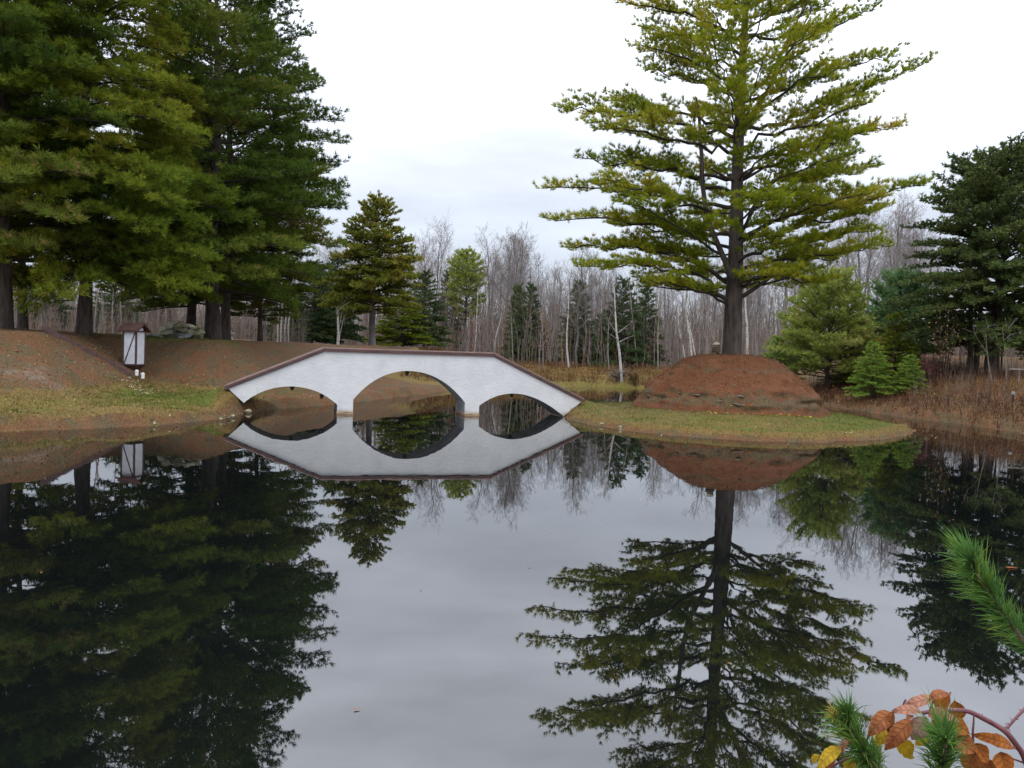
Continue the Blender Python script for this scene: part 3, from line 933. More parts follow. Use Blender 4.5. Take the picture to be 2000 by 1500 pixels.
    # top, above the frame but mirrored nowhere: fill it so the tree ends in a real tip
    for k in range(26):
        z = 12.5 + 5.2 * (k + rng.random()) / 26
        p0 = on_axis(z)
        Rm = np.interp(z, [12.5, 17.7], [3.3, .5]) * rng.uniform(.7, 1.0)
        az = k * 2.4 + rng.normal(0, .3)
        d = np.array([math.cos(az), math.sin(az), 0])
        p2 = p0 + d * Rm + UP * .55 * Rm
        make(p0, p0 + d * Rm * .55 + UP * .2 * Rm, p2, .045, .8, rng.uniform(.45, .65), .7)
    # second leader and bare ascending limbs
    w = Geo()
    P = np.array([at(u, v, 26.6) for u, v in [(1431, 545), (1412, 500), (1390, 450), (1380, 420), (1372, 360), (1370, 300), (1366, 235), (1360, 190)]])
    w.tube(P, [.10, .095, .09, .085, .075, .065, .05, .03], 8)
    b = ob('second_leader', w.mesh('pine_leader', [M['bark']], base), root)
    w2 = Geo()
    for i, (u, v, r) in enumerate([(1432, 590, .09), (1440, 470, .07), (1443, 355, .07), (1447, 268, .08)]):
        for j, (tu, tv) in enumerate([[(1310, 520), (1560, 500)], [(1580, 390), (1510, 330)], [(1390, 330), (1530, 300)], [(1505, 160), (1585, 20)]][i]):
            p0, p2 = at(u, v, 27), at(tu, tv, 26.5 + j)
            w2.tube(bez(p0, (p0 + p2) / 2 - UP * .12, p2, 8), np.linspace(r, .02, 8), 6)
    P = np.array([at(u, v, 26.7) for u, v in [(1458, 240), (1480, 205), (1505, 165), (1525, 110), (1545, 60), (1575, 10), (1600, -40)]])
    w2.tube(P, np.linspace(.085, .02, 7), 6)
    ob('limbs', w2.mesh('pine_limbs', [M['limb_bark']], base), root)
    return root
island_pine()

def place_on(u, v, Yd, off=0.0):
    p = at(u, v, Yd)
    return np.array([p[0], Yd, gz(p[0], Yd) + off])

# ---- left pines
near = conifer('pine_tree', 'broad mid green pine with thick dark trunk behind the sloping brown edging', 'tree', place_on(163, 655, 27.5), 18.5, 5.4, 1.8, 172, 'needle_green', 31,
               power=.55, rise=-.23, lift=.14, lat=1.7, step=.19, tstep=.12, twig=.38, tr=.20, nbl=12, blen=.19, bwid=.032, upb=.45, tint0=.50, clump=.32, cscale=.5, risetop=.45, subup=.15, thick=.1,
               shape=lambda f: (.85 + .15 * min(1, f / .15)) * (1 - f) ** .78)
far_dark = conifer('pine_tree', 'dark green pine with grey trunk just right of the stone heap', 'tree', place_on(413, 656, 32.0), 16.2, 4.6, 1.9, 122, 'needle_dark', 33,
                   power=.6, rise=-.16, lift=.05, lat=1.7, step=.2, tstep=.13, twig=.38, tr=.26, nbl=11, blen=.20, bwid=.036, upb=.45, tint0=.5, clump=.45, cscale=.55, risetop=.6, gaps=.1, subup=.18, thick=.1,
                   shape=lambda f: (.65 + .35 * min(1, f / .12)) * (1 - f) ** .6 * (1 if f < .32 else .92))
third = conifer('pine_tree', 'dark spreading pine whose boughs reach out highest behind the white bridge', 'tree', place_on(442, 656, 37.0), 17.4, 6.9, 1.9, 122, 'needle_dark', 35,
                power=.6, rise=-.06, lift=.06, lat=1.75, step=.21, tstep=.14, twig=.4, tr=.20, nbl=11, blen=.22, bwid=.039, upb=.45, tint0=.58, clump=.42, cscale=.55, risetop=.65, gaps=.12, subup=.18, thick=.12,
                shape=lambda f: (.42 + .58 * min(1, f / .26)) * (1 - f) ** .62)
for src, u, v, Yd, s, rz, lab in ((far_dark, 2, 640, 25.5, 1.0, 1.9, 'pine at the extreme left edge with trunk cut by the frame'),
                                  (third, 42, 636, 38.0, .95, 2.6, 'shaded pine with short dark trunk standing behind the left earth hill'),
                                  (far_dark, 375, 640, 41.0, .85, 4.0, 'slim black trunked pine directly behind the stone heap'),
                                  (third, 508, 664, 40.0, .55, 1.2, 'thin trunked pine standing alone on the brown crest before pale birch poles')):
    c = copy_tree(src)
    c.location = place_on(u, v, Yd)
    c.scale = (s, s, s)
    c.rotation_euler = (0, 0, rz)
    c['label'] = lab
# ---- cone shaped yellowish cedar and dark conifers behind the bridge
conifer('cedar_tree', 'cone shaped olive green conifer with bare lower trunk behind the bridge', 'tree', place_on(727, 680, 50), 9.0, 3.7, 1.9, 165, 'cedar', 41, power=.8, rise=-.05, lift=.14,
        lat=1.15, step=.16, tstep=.12, twig=.26, tr=.2, nbl=8, blen=.17, bwid=.07, thick=.06, spread=.8, upb=.1, tint0=.5, clump=.4, cscale=1.1, risetop=.9, gaps=.3, bark='grey_bark',
        shape=lambda f: (.75 + .25 * min(1, f / .2)) * (1 - f) ** .8)
spr = conifer('spruce_tree', 'dark spruce left of the olive green conifer, above the left arch', 'tree', place_on(610, 668, 55), 5.6, 2.3, .25, 130, 'spruce', 43, power=.8, rise=-.08, lift=.08, lat=.95, step=.17, tstep=.12,
              twig=.22, tr=.09, nbl=7, blen=.15, bwid=.065, spread=.9, upb=.15, tint0=.5, risetop=.5)
def spruce(u, v, Yd, H, w, lab, rz=0.0, leaf=None, grp=None):
    c = copy_tree(spr)
    c.location = place_on(u, v, Yd)
    c.scale = (w, w, H / 5.6)
    c.rotation_euler = (0, 0, rz)
    c['label'] = lab
    if grp: c['group'] = grp
    if leaf:
        for ch in c.children:
            if ch.name.startswith('crown'):
                ch.material_slots[0].link = 'OBJECT'
                ch.material_slots[0].material = M[leaf]
    return c
spruce(560, 668, 62, 4.6, 1.1, 'dark spruce seen past the pale birch poles, left of the bridge top', 1)
spruce(655, 672, 58, 6.4, 1.0, 'dark spruce beside the brick house, partly hidden by twin birch stems', 2)
spruce(785, 690, 56, 3.7, 1.0, 'green spruce low behind the bare trunk of the olive green conifer', 3, 'needle_green')
spruce(826, 690, 58, 5.4, .9, 'dark spruce right of the olive green conifer', 4)
spruce(1008, 706, 66, 6.4, .62, 'left one of the twin narrow dark spruces behind the bridge', 5)
spruce(1032, 708, 67, 6.6, .66, 'right one of the twin narrow dark spruces behind the bridge', .5)
spruce(1126, 706, 66, 6.8, .82, 'dark spruce behind the curved white birch', 1.5)
spruce(1213, 716, 64, 7.0, .95, 'dark pointed spruce behind the forked white birch', 2.5)
spruce(1258, 714, 67, 6.7, .8, 'dark spruce between the forked birch and the mound', 3.5)
spruce(1175, 712, 72, 4.6, .8, 'low dark spruce in the gap between two pointed spruces', 4.5)
spruce(870, 700, 74, 7.0, .7, 'slim dark spruce behind the white branched birch', .8)
spruce(300, 648, 70, 4.6, 1.2, 'dark low spruce far behind the half timbered box', 1.8)
spruce(225, 652, 60, 5.0, 1.0, 'bushy dark spruce behind the thick trunked pine', 2.8)
spruce(90, 640, 62, 5.2, 1.1, 'dark bushy spruce between the left trunks behind the hill', 3.8)
# right hand young conifers
spruce(1515, 730, 43, 3.2, .62, 'yellow green bushy spruce just right of the mound top', .3, 'spruce_bright')
spruce(1462, 715, 45, 1.6, .38, 'small bright green bush right of the big pine trunk', 1.3, 'spruce_bright')
spruce(1703, 778, 37.0, 2.5, .46, 'bright green small spruce in front, middle of the right bank', 2.3, 'spruce_bright')
spruce(1774, 781, 36.5, 1.75, .36, 'smallest bright green spruce close to the brown right bank', 3.3, 'spruce_bright')
spruce(1745, 757, 39.5, 3.5, .60, 'deep green dense spruce behind the two small bright ones', 4.3, 'needle_green')
spruce(1660, 748, 42.5, 2.2, .55, 'low dark green spruce right of the soft pine trunk', 5.3, 'needle_green')
conifer('pine_tree', 'soft light green young pine with short dark trunk right of the mound', 'tree', place_on(1613, 748, 42), 5.5, 2.8, .6, 120, 'soft_pine', 51, power=.5, rise=.12, lift=.02, lat=1.05, subup=.2, thick=.1, step=.2, tstep=.13,
        twig=.3, tr=.11, nbl=10, blen=.19, bwid=.04, spread=.9, upb=.25, tint0=.5, clump=.4, cscale=.8, risetop=1.2, shape=lambda f: (1 - f) ** .5)
conifer('pine_tree', 'blue green feathery pine behind the small bright spruces on the right', 'tree', place_on(1752, 750, 44), 4.7, 2.3, .4, 120, 'blue_pine', 53, power=.6, rise=.2, lift=.02, lat=1.0, subup=.2, thick=.1, step=.2, tstep=.13,
        twig=.3, tr=.09, nbl=10, blen=.18, bwid=.04, spread=.9, upb=.3, tint0=.5, risetop=1.2)
conifer('pine_tree', 'pale green oval pine among bare trees behind the bridge', 'tree', place_on(906, 700, 72), 9.2, 1.8, 3.2, 90, 'soft_pine', 55, rise=.3, lift=.0, lat=1.0, thick=.1, step=.2, tstep=.16,
        twig=.3, tr=.13, nbl=8, blen=.22, bwid=.06, spread=.9, upb=.3, tint0=.5, risetop=1.0, shape=lambda f: max(.1, math.sin(math.pi * (.18 + .8 * f))))
hem = conifer('hemlock_tree', 'massive dark hemlock with several trunks at the right edge of the picture', 'tree', place_on(1945, 712, 39), 10.2, 5.9, 1.4, 310, 'hemlock', 61, power=.72, rise=-.24, lift=.12, lat=1.1, step=.19, thick=.06,
              tstep=.13, twig=.26, tr=.18, nbl=7, blen=.16, bwid=.065, spread=.8, upb=.05, tint0=.5, clump=.38, cscale=.8, risetop=1.1, gaps=.3, droop=.02,
              shape=lambda f: (.8 + .2 * min(1, f / .2)) * (1 - f) ** .62)
for k, (dx, lean_) in enumerate(((-1.35, -.05), (-.95, .02), (-.3, .06))):
    zz_ = np.linspace(-.4, 5.5, 10)
    ob('trunk', trunk_mesh('hemlock_stem', [np.array([dx + lean_ * z, .25 * (k - 1), z]) for z in zz_], np.linspace(.15, .06, 10), M['bark'], np.zeros(3), 8), hem)

# ---- bare broadleaf trees
def bare_tree(seed, H=12.0, r0=.13, spread=.5, n1=18, fork=.35, twig_mat='twig', bark='grey_bark'):
    """Returns (trunk mesh, crown mesh) of a leafless tree with fine twigs."""
    rng = np.random.default_rng(seed)
    tg, cg = Geo(), Geo()
    n = 12
    z = np.linspace(-.3, H, n)
    wx = np.cumsum(rng.normal(0, .10, n)); wy = np.cumsum(rng.normal(0, .10, n))
    P = np.stack([wx - wx[0], wy - wy[0], z], 1)
    R = r0 * (1 - np.clip(z, 0, H) / H) ** .8 + .012
    tg.tube(P, R, 7)
    def grow(p, d, L, r, lvl):
        m = 5 if lvl < 2 else 3
        q = [p]
        dd = d.copy()
        for _ in range(m - 1):
            dd = dd + rng.normal(0, .13, 3) + UP * (.10 if lvl < 2 else .04)
            dd = dd / np.linalg.norm(dd)
            q.append(q[-1] + dd * L / (m - 1))
        q = np.array(q)
        cg.tube(q, np.linspace(r, max(.0045, r * .35), m), 4 if lvl < 1 else 3)
        if lvl >= 3: return
        k = [6, 5, 3][lvl]
        for i in range(k):
            t = .25 + .75 * (i + rng.random()) / k
            c = np.array([np.interp(t * (m - 1), np.arange(m), q[:, j]) for j in range(3)])
            e = unit(dd * .8 + rng.normal(0, .55, 3) + UP * .25)
            grow(c, e, L * rng.uniform(.35, .6), max(.0055, r * .5 * (1 - .5 * t)), lvl + 1)
    for i in range(n1):
        f = fork + (1 - fork) * (i + rng.random()) / n1
        zz = H * min(f, .985)
        p = np.array([np.interp(zz, z, P[:, j]) for j in range(3)])
        az = i * 2.4 + rng.normal(0, .5)
        a = spread * rng.uniform(.7, 1.3)
        d = np.array([math.cos(az) * math.sin(a), math.sin(az) * math.sin(a), math.cos(a)])
        L = H * .34 * (1.12 - f) ** .6 * rng.uniform(.7, 1.2)
        grow(p, d, L, max(.014, r0 * .42 * (1.1 - f)), 0 if L > 1.6 else 1)
    return tg.mesh('bare_trunk', [M[bark]]), cg.mesh('bare_crown', [M[twig_mat]])
protos = [bare_tree(100 + k, 12.0, (.10, .13, .16, .09, .12, .14, .10, .11)[k], (.55, .75, .9, .5, .7, .8, .6, .6)[k], (14, 16, 15, 13, 15, 16, 14, 14)[k], (.4, .35, .3, .45, .38, .33, .5, .42)[k],
                    'twig' if k % 3 else 'twig_red') for k in range(8)]
sky_u = [0, 300, 560, 640, 760, 820, 860, 900, 950, 1005, 1060, 1100, 1150, 1200, 1300, 1400, 1560, 1650, 1720, 1780, 1850, 2000, 2200]
sky_v = [560, 560, 500, 440, 440, 442, 440, 488, 458, 434, 508, 496, 468, 510, 480, 450, 430, 380, 352, 380, 470, 520, 520]
rf = random.Random(5)
def put_bare(u, Yd, vtop, k=None):
    p = place_on(u, 700, Yd)
    hor = 690 + (u - 1000) * .035
    H = max(3.5, CAM_H + (hor - vtop) * Yd / FPX - p[2])
    tm, cm = protos[rf.randrange(8) if k is None else k]
    t = thing('bare_tree', 'leafless grey brown tree in the wood beyond the pond', 'tree', p, 'bare trees of the far wood', rf.uniform(0, 6.28))
    s = .9 * H / 12.0
    t.scale = (s * rf.uniform(.9, 1.15), s * rf.uniform(.9, 1.15), s)
    ob('trunk', tm, t); ob('crown', cm, t)
    return t
for u, Yd, v, lab in ((1005, 70, 430, 'tallest leafless tree with wide forked crown behind the twin spruces'), (845, 75, 424, 'tall leafless tree with upright fan of twigs right of the olive green conifer'),
                      (958, 72, 442, 'leafless tree with narrow crown between the oval pine and tallest bare tree'), (1150, 74, 455, 'leafless spreading tree behind the lowest left bough of the island pine')):
    t = put_bare(u, Yd, v, {1005: 2, 845: 0, 958: 3, 1150: 5}[u])
    t['label'] = lab
    del t['group']
for i in range(165):
    u = rf.uniform(-40, 1850) if i % 5 else rf.uniform(560, 1300)
    Yd = rf.uniform(64, 112)
    vt = np.interp(u, sky_u, sky_v) + abs(rf.gauss(0, 1)) * 45 + (0 if i % 3 else 20)
    put_bare(u, Yd, vt)

# ---- birches: white stems with paths taken from the photograph
def birch(path, Yd, r0, lab, branches=(), nrand=10, grp=None, mat='birch'):
    rng = np.random.default_rng(int(path[0][0] * 7 + Yd))
    P = np.array([at(u, v, Yd) for u, v in path])
    P[0, 2] = gz(P[0, 0], P[0, 1]) - .15
    o = P[0].copy()
    root = thing('birch_tree', lab, 'tree', o, grp)
    n = 16
    t = np.linspace(0, 1, len(P)); tt = np.linspace(0, 1, n)
    PP = np.stack([np.interp(tt, t, P[:, i]) for i in range(3)], 1)
    ob('trunk', trunk_mesh('birch_trunk', PP, np.linspace(r0, r0 * .3, n), M[mat], o, 7), root)
    g = Geo()
    for (a, b, c, d_) in branches:
        p0, p2 = at(a, b, Yd), at(c, d_, Yd + rng.normal(0, .6))
        g.tube(bez(p0, (p0 + p2) / 2 + UP * .08, p2, 6), np.linspace(r0 * .45, r0 * .12, 6), 5)
    for k in range(nrand):
        f = .4 + .6 * (k + rng.random()) / nrand
        p0 = np.array([np.interp(f, tt, PP[:, i]) for i in range(3)])
        az = rng.uniform(0, 6.28)
        L = rng.uniform(.8, 1.8) * (1.3 - f)
        p2 = p0 + np.array([math.cos(az) * .6, math.sin(az) * .6, .75]) * L
        g.tube(bez(p0, (p0 + p2) / 2 - UP * .05, p2, 4), np.linspace(r0 * .3, .008, 4), 3)
        for j in range(4):
            q = p0 + (p2 - p0) * rng.uniform(.4, 1)
            e = q + unit((p2 - p0) + rng.normal(0, .5, 3)) * rng.uniform(.3, .8)
            g.tube(np.array([q, (q + e) / 2, e]), [.009, .007, .005], 3)
    ob('branches', g.mesh('birch_branches', [M['pale_bark']], o), root)
    return root
birch([(1216, 727), (1210, 690), (1204, 650), (1201, 600), (1200, 560)], 53, .10, 'white birch with forked bare branches before the pointed dark spruce', [(1206, 655, 1190, 630), (1208, 650, 1232, 632), (1208, 665, 1185, 650), (1210, 668, 1240, 655)], 6)
birch([(1112, 705), (1107, 680), (1107, 650), (1110, 610), (1111, 560)], 62, .08, 'white birch with a curved foot in front of a dark spruce', (), 5)
birch([(846, 690), (843, 650), (843, 600), (846, 560), (848, 520)], 60, .11, 'birch with many white side branches right of the olive green conifer', [(843, 600, 826, 565), (843, 590, 862, 555), (843, 610, 828, 590), (845, 570, 868, 530), (844, 625, 862, 600), (844, 580, 830, 545)], 6)
t_ = birch([(660, 680), (661, 655), (660, 630), (659, 600)], 46, .10, 'twin stemmed white birch standing in front of the brick house', [(662, 662, 672, 618)], 4)
for i, (u, lab) in enumerate(((543, 'first'), (549, 'second'), (557, 'third'), (563, 'fourth'))):
    birch([(u, 672), (u, 640), (u + 1.5 + i, 600), (u + 3 + i, 565)], 50, .075, lab + ' from the left of the four pale birch poles left of the bridge', (), 3)
birch([(1357, 698), (1347, 655), (1340, 620), (1340, 585)], 58, .085, 'leaning white birch stem farthest left behind the top of the mound', (), 4)
birch([(1364, 700), (1352, 660), (1343, 625), (1336, 590)], 61, .07, 'slanting white birch stem rising behind the left shoulder of the mound', (), 3)
birch([(1462, 690), (1459, 640), (1456, 600), (1455, 560)], 60, .12, 'white birch with peeling bark just right of the big pine trunk', [(1459, 640, 1448, 605)], 5)
birch([(1517, 660), (1515, 620), (1511, 580), (1510, 540)], 64, .085, 'slender white birch above the yellow green bushy spruce', (), 5)
birch([(1344, 702), (1333, 672), (1326, 645), (1324, 590)], 63, .06, 'thin bowed birch stem left of the slanting pair', (), 3)
birch([(1940, 765), (1933, 725), (1927, 680), (1925, 640)], 35.5, .035, 'thin pale sapling leaning left on the right bank', (), 3, None, 'pale_bark')
birch([(1966, 770), (1965, 725), (1962, 680), (1958, 640)], 35, .035, 'straight thin pale sapling nearest the small grey path light', (), 3, None, 'pale_bark')
birch([(964, 690), (968, 660), (975, 635), (980, 610)], 66, .08, 'short white birch leaning right behind the bridge top', (), 4)
birch([(926, 690), (930, 650), (932, 600), (934, 560)], 70, .07, 'pale birch stem close right of the oval pine', (), 4)
pole = Geo()
P = np.stack([.12 * np.sin(np.linspace(0, 3, 8)), .1 * np.cos(np.linspace(0, 2, 8)) - .1, np.linspace(-.2, 6, 8)], 1)
pole.tube(P, np.linspace(.05, .02, 8), 5)
rp = np.random.default_rng(9)
for k in range(9):
    z = rp.uniform(2.5, 6)
    c = np.array([np.interp(z, P[:, 2], P[:, 0]), np.interp(z, P[:, 2], P[:, 1]), z])
    a = rp.uniform(0, 6.28)
    e = c + np.array([math.cos(a) * .5, math.sin(a) * .5, .9])
    pole.tube(np.array([c, (c + e) / 2 + UP * .05, e]), [.014, .010, .006], 3)
pole_me = pole.mesh('sapling', [M['pale_bark']])
for i in range(60):
    u = rf.choice([rf.uniform(1270, 1420), rf.uniform(1440, 1560), rf.uniform(860, 1260), rf.uniform(180, 520)])
    Yd = rf.uniform(56, 72) if u > 800 else rf.uniform(46, 62)
    o = ob('sapling', pole_me, None, place_on(u, 700, Yd))
    s = rf.uniform(.6, 1.25)
    o.scale = (rf.uniform(.8, 1.3), rf.uniform(.8, 1.3), s)
    o.rotation_euler = (rf.gauss(0, .05), rf.gauss(0, .07), rf.uniform(0, 6.28))
    tag(o, 'thin pale leafless sapling at the edge of the wood', 'sapling', 'pale saplings along the wood edge')

# ---- undergrowth of the wood
def brush(name, n, ur, yr, hr, seed, mat, label=None, tint=(.0, .9), red=.08, w=.034):
    rng = np.random.default_rng(seed)
    u = rng.uniform(ur[0], ur[1], n); Yd = rng.uniform(yr[0], yr[1], n)
    xw = (u - 1000) / FPX * Yd
    z = ground_parts(xw, Yd)[0]
    h = rng.uniform(hr[0], hr[1], n) * (.6 + .8 * n2(xw, Yd, .22, 11))
    B = np.stack([xw, Yd, z - .05], 1)
    g = Geo()
    tv = rng.uniform(tint[0], tint[1], n)
    tv[rng.random(n) < red] = 1.0
    lean = rng.normal(0, .10, (n, 3)); lean[:, 2] = 0
    prev = B
    ww = w * rng.uniform(.6, 1.3, (n, 1)) * (Yd[:, None] / 70)
    sx = np.array([[1.0, 0, 0]])
    K = 4
    for k in range(1, K + 1):
        nxt = B + UP * (h[:, None] * k / K) + lean * h[:, None] * (k / K) ** 1.5 + rng.normal(0, .04, (n, 3)) * h[:, None] * .3
        a, b = ww * (1 - (k - 1) / K * .8) * .5, ww * (1 - k / K * .8) * .5
        g.quads(prev - sx * a, prev + sx * a, nxt + sx * b, nxt - sx * b, tv)
        for _ in range(2):
            e = nxt + unit(rng.normal(0, 1, (n, 3)) * np.array([1, .6, .3]) + UP * .9) * h[:, None] * rng.uniform(.10, .28, (n, 1))
            g.tris(nxt - sx * b * .8, nxt + sx * b * .8, e, np.clip(tv + .05, 0, 1))
            e2 = (nxt + e) / 2
            e3 = e2 + unit(rng.normal(0, 1, (n, 3)) + UP * .6) * h[:, None] * .10
            g.tris(e2 - sx * b * .5, e2 + sx * b * .5, e3, np.clip(tv + .1, 0, 1))
        prev = nxt
    o = ob(name, g.mesh(name, [M[mat]]))
    return tag(o, label, None, None, 'stuff')
brush('undergrowth', 5200, (-150, 2150), (62, 84), (1.4, 6.0), 71, 'brush', w=.045)
brush('undergrowth', 7500, (-200, 2250), (84, 118), (3.0, 8.5), 72, 'brush', red=.04, w=.085)
brush('undergrowth', 1600, (-150, 600), (46, 64), (.8, 2.6), 73, 'brush')
brush('undergrowth', 700, (1780, 2150), (30, 42), (.4, 1.6), 75, 'brush', red=.25, w=.02)
brush('undergrowth', 1500, (1420, 2250), (42, 62), (.8, 3.4), 74, 'brush', red=.12)

# ---- dead weeds and grass
def scatter(name, n, sampler, hr, w, seed, mat, tint, spread=.5, leafy=0, tsd=.2, hsamp=None, clump=0.0, tclump=.5):
    rng = np.random.default_rng(seed)
    xw, yw, zw = sampler(rng, n)
    n = len(xw)
    g = Geo()
    B = np.stack([xw, yw, zw - .01], 1)
    h = rng.uniform(hr[0], hr[1], (n, 1))
    if clump:
        h = h * (1 - clump + 2 * clump * n2(xw, yw, 1.3, 6)[:, None])
    tv = np.clip(rng.normal(tint, tsd, n) + (n2(xw, yw, .8, 13) - .5) * 1.1 * tclump + (n2(xw, yw, 3.0, 14) - .5) * .6 * tclump, 0, 1)
    d = unit(UP + rng.normal(0, spread, (n, 3)) * np.array([1, 1, .2]))
    az = rng.uniform(0, math.pi, n)
    sd = np.stack([np.cos(az), np.sin(az), np.zeros(n)], 1) * w * rng.uniform(.5, 1.2, (n, 1))
    tip = B + d * h
    g.tris(B - sd, B + sd, tip, tv)
    for _ in range(leafy):
        c = B + d * h * rng.uniform(.3, 1.0, (n, 1))
        q = unit(rng.normal(0, 1, (n, 3)))
        r = unit(rng.normal(0, 1, (n, 3)))
        l = h * rng.uniform(.06, .16, (n, 1))
        g.tris(c - r * l * .35, c + r * l * .35, c + q * l, np.clip(tv + rng.normal(0, .15, n), 0, 1))
    return tag(ob(name, g.mesh(name, [M[mat]])), None, None, None, 'stuff')
def on_ground(xr, yr, smin, smax, cond=None):
    def f(rng, n):
        x = rng.uniform(*xr, n); y = rng.uniform(*yr, n)
        z, s, t, dp = ground_parts(x, y)
        k = (s > smin) & (s < smax)
        if cond is not None: k &= cond(x, y, z, s, t, dp, rng)
        return x[k], y[k], z[k]
    return f
def on_isle(smin, smax, cond=None):
    def f(rng, n):
        x = rng.uniform(1.2, 14.2, n); y = rng.uniform(20, 33.5, n)
        z, s = isle_h(x, y)
        k = (s > smin) & (s < smax) & (np.hypot(x - MX, y - MY) > 2.95)
        if cond is not None: k &= cond(x, y, z, s, rng)
        return x[k], y[k], z[k]
    return f
scatter('weeds', 46000, on_ground((11, 26), (20, 44), .02, 8), (.04, .42), .013, 81, 'weed', .30, .34, 3, clump=.85, tclump=1.0)
scatter('weeds', 30000, on_ground((-6, 16), (43, 66), .05, 20), (.05, .5), .022, 82, 'weed', .5, .45, 2, clump=.85, tclump=1.0)
scatter('grass', 60000, on_ground((-19, -5.5), (15.5, 31), .15, 30, lambda x, y, z, s, t, dp, r: (t < .25) & ((y < 25.2) | (x < -9.5))), (.02, .085), .008, 83, 'grass', .5, .6, 0, .22)
scatter('grass', 15000, on_ground((-12.5, -7.2), (20.5, 25.2), .6, 30, lambda x, y, z, s, t, dp, r: t < .15), (.02, .07), .008, 84, 'grass', .2, .5, 0, .15)
scatter('grass', 9000, on_ground((-15, -8.5), (27.8, 32), .5, 60, lambda x, y, z, s, t, dp, r: t > .9), (.015, .045), .01, 85, 'grass', .15, .5, 0, .15)
scatter('grass', 45000, on_isle(.12, 20), (.02, .08), .008, 86, 'grass', .42, .6, 0, .2)
scatter('grass', 9000, on_isle(.25, 20, lambda x, y, z, s, r: (x > 9.6) | (s < .9)), (.03, .09), .008, 87, 'grass', .18, .5, 0, .15)
scatter('grass', 14000, on_isle(-.03, .3), (.05, .20), .009, 88, 'grass', .8, .8, 0, .15)
scatter('grass', 14000, on_ground((-19, -6.8), (15.5, 25), -.02, .35), (.05, .20), .009, 89, 'grass', .85, .8, 0, .15)
scatter('grass', 42000, on_ground((-19, -7), (17, 30), .3, 60, lambda x, y, z, s, t, dp, r: (t > .06) & (t < .97) & (n2(x, y, .9, 31) > r.random(len(x)) * .9)), (.02, .09), .009, 801, 'litter', .3, 1.1, 0, .25)
scatter('grass', 26000, on_ground((-19, -6.5), (15.5, 25.2), .1, 30, lambda x, y, z, s, t, dp, r: (t < .3) & (n2(x, y, 1.6, 32) > .48)), (.04, .14), .008, 802, 'grass', .42, .5, 0, .25)
scatter('grass', 22000, on_isle(.1, 20, lambda x, y, z, s, r: n2(x, y, 1.6, 33) > .5), (.04, .13), .008, 803, 'grass', .42, .5, 0, .25)
def litter(name, n, sampler, size, seed, mat, tint, tsd=.3, lift=.015):
    rng = np.random.default_rng(seed)
    xw, yw, zw = sampler(rng, n)
    n = len(xw)
    C = np.stack([xw, yw, zw + lift], 1)
    a = unit(np.stack([rng.normal(size=n), rng.normal(size=n), rng.normal(0, .35, n)], 1))
    b = unit(np.cross(a, UP + rng.normal(0, .35, (n, 3))))
    L = size * rng.uniform(.6, 1.3, (n, 1))
    g = Geo()
    g.quads(C - a * L, C + b * L * .55, C + a * L, C - b * L * .55, np.clip(rng.normal(tint, tsd, n), 0, 1))
    return tag(ob(name, g.mesh(name, [M[mat]])), None, None, None, 'stuff')
litter('fallen_leaves', 5200, on_ground((-18, -6), (15.8, 29), .05, 30, lambda x, y, z, s, t, dp, r: t < .95), .03, 91, 'litter', .5)
litter('fallen_leaves', 420, on_ground((-12, -8), (22.6, 25), .5, 30, lambda x, y, z, s, t, dp, r: (t > .01) & (t < .25)), .05, 92, 'litter', .92, .08)
litter('fallen_leaves', 900, on_ground((-18, -6.8), (15.5, 25), .0, .22), .035, 93, 'litter', .75, .25)
litter('fallen_leaves', 1500, on_isle(.03, 12), .028, 94, 'litter', .5)
litter('fallen_leaves', 900, on_isle(.0, .3), .035, 95, 'litter', .6, .3)
litter('yellow_leaves', 120, on_isle(.0, 8, lambda x, y, z, s, r: (np.abs(x - 7.3) < 1.3) & (y < 24.6) & (y > 23.3)), .05, 96, 'yellow_leaf', .5, .35, .04)
litter('yellow_leaves', 240, on_isle(.05, 1.0, lambda x, y, z, s, r: (np.abs(x - 7.2) < 2.5) & (y < 23)), .035, 97, 'yellow_leaf', .4, .3, .03)
litter('fallen_leaves', 2600, on_ground((8, 24), (22, 44), .05, 9), .045, 98, 'litter', .35, .3, .1)
def on_foot(rng, n):
    x_ = MX + .3 + rng.normal(0, .45, n) + rng.choice([0, 0, .9, -1.3], n); y_ = MY - 3.1 + rng.normal(0, .2, n)
    return x_, y_, np.maximum(isle_h(x_, y_)[0], mound_h(np.hypot(x_ - MX, y_ - MY)))
litter('yellow_leaves', 90, on_foot, .045, 966, 'yellow_leaf', .5, .35, .05)
def on_mound(rng, n):
    r = np.sqrt(rng.uniform(.2, 9.4, n)); a = rng.uniform(0, 6.28, n)
    x_, y_ = MX + r * np.cos(a), MY + r * np.sin(a)
    return x_, y_, mound_h(r) + .02
scatter('fallen_needles', 16000, on_mound, (.02, .08), .006, 991, 'litter', .16, 1.3, 0, .18)
litter('fallen_needles', 5200, on_mound, .022, 99, 'litter', .18, .2, .02)

def on_pond(smin, smax, xr, yr):
    def f(rng, n):
        x = rng.uniform(*xr, n); y = rng.uniform(*yr, n)
        s1 = -ground_parts(x, y)[1]
        s2 = -isle_h(x, y)[1]
        d_ = np.minimum(s1, s2)
        k = (d_ > smin) & (d_ < smax)
        return x[k], y[k], np.zeros(k.sum())
    return f
litter('floating_needles', 900, on_pond(.05, .9, (-16, 13), (15, 26)), .022, 992, 'litter', .6, .3, .006)
litter('floating_needles', 60, on_pond(.9, 30, (-6, 8), (5, 22)), .011, 993, 'litter', .4, .3, .006)

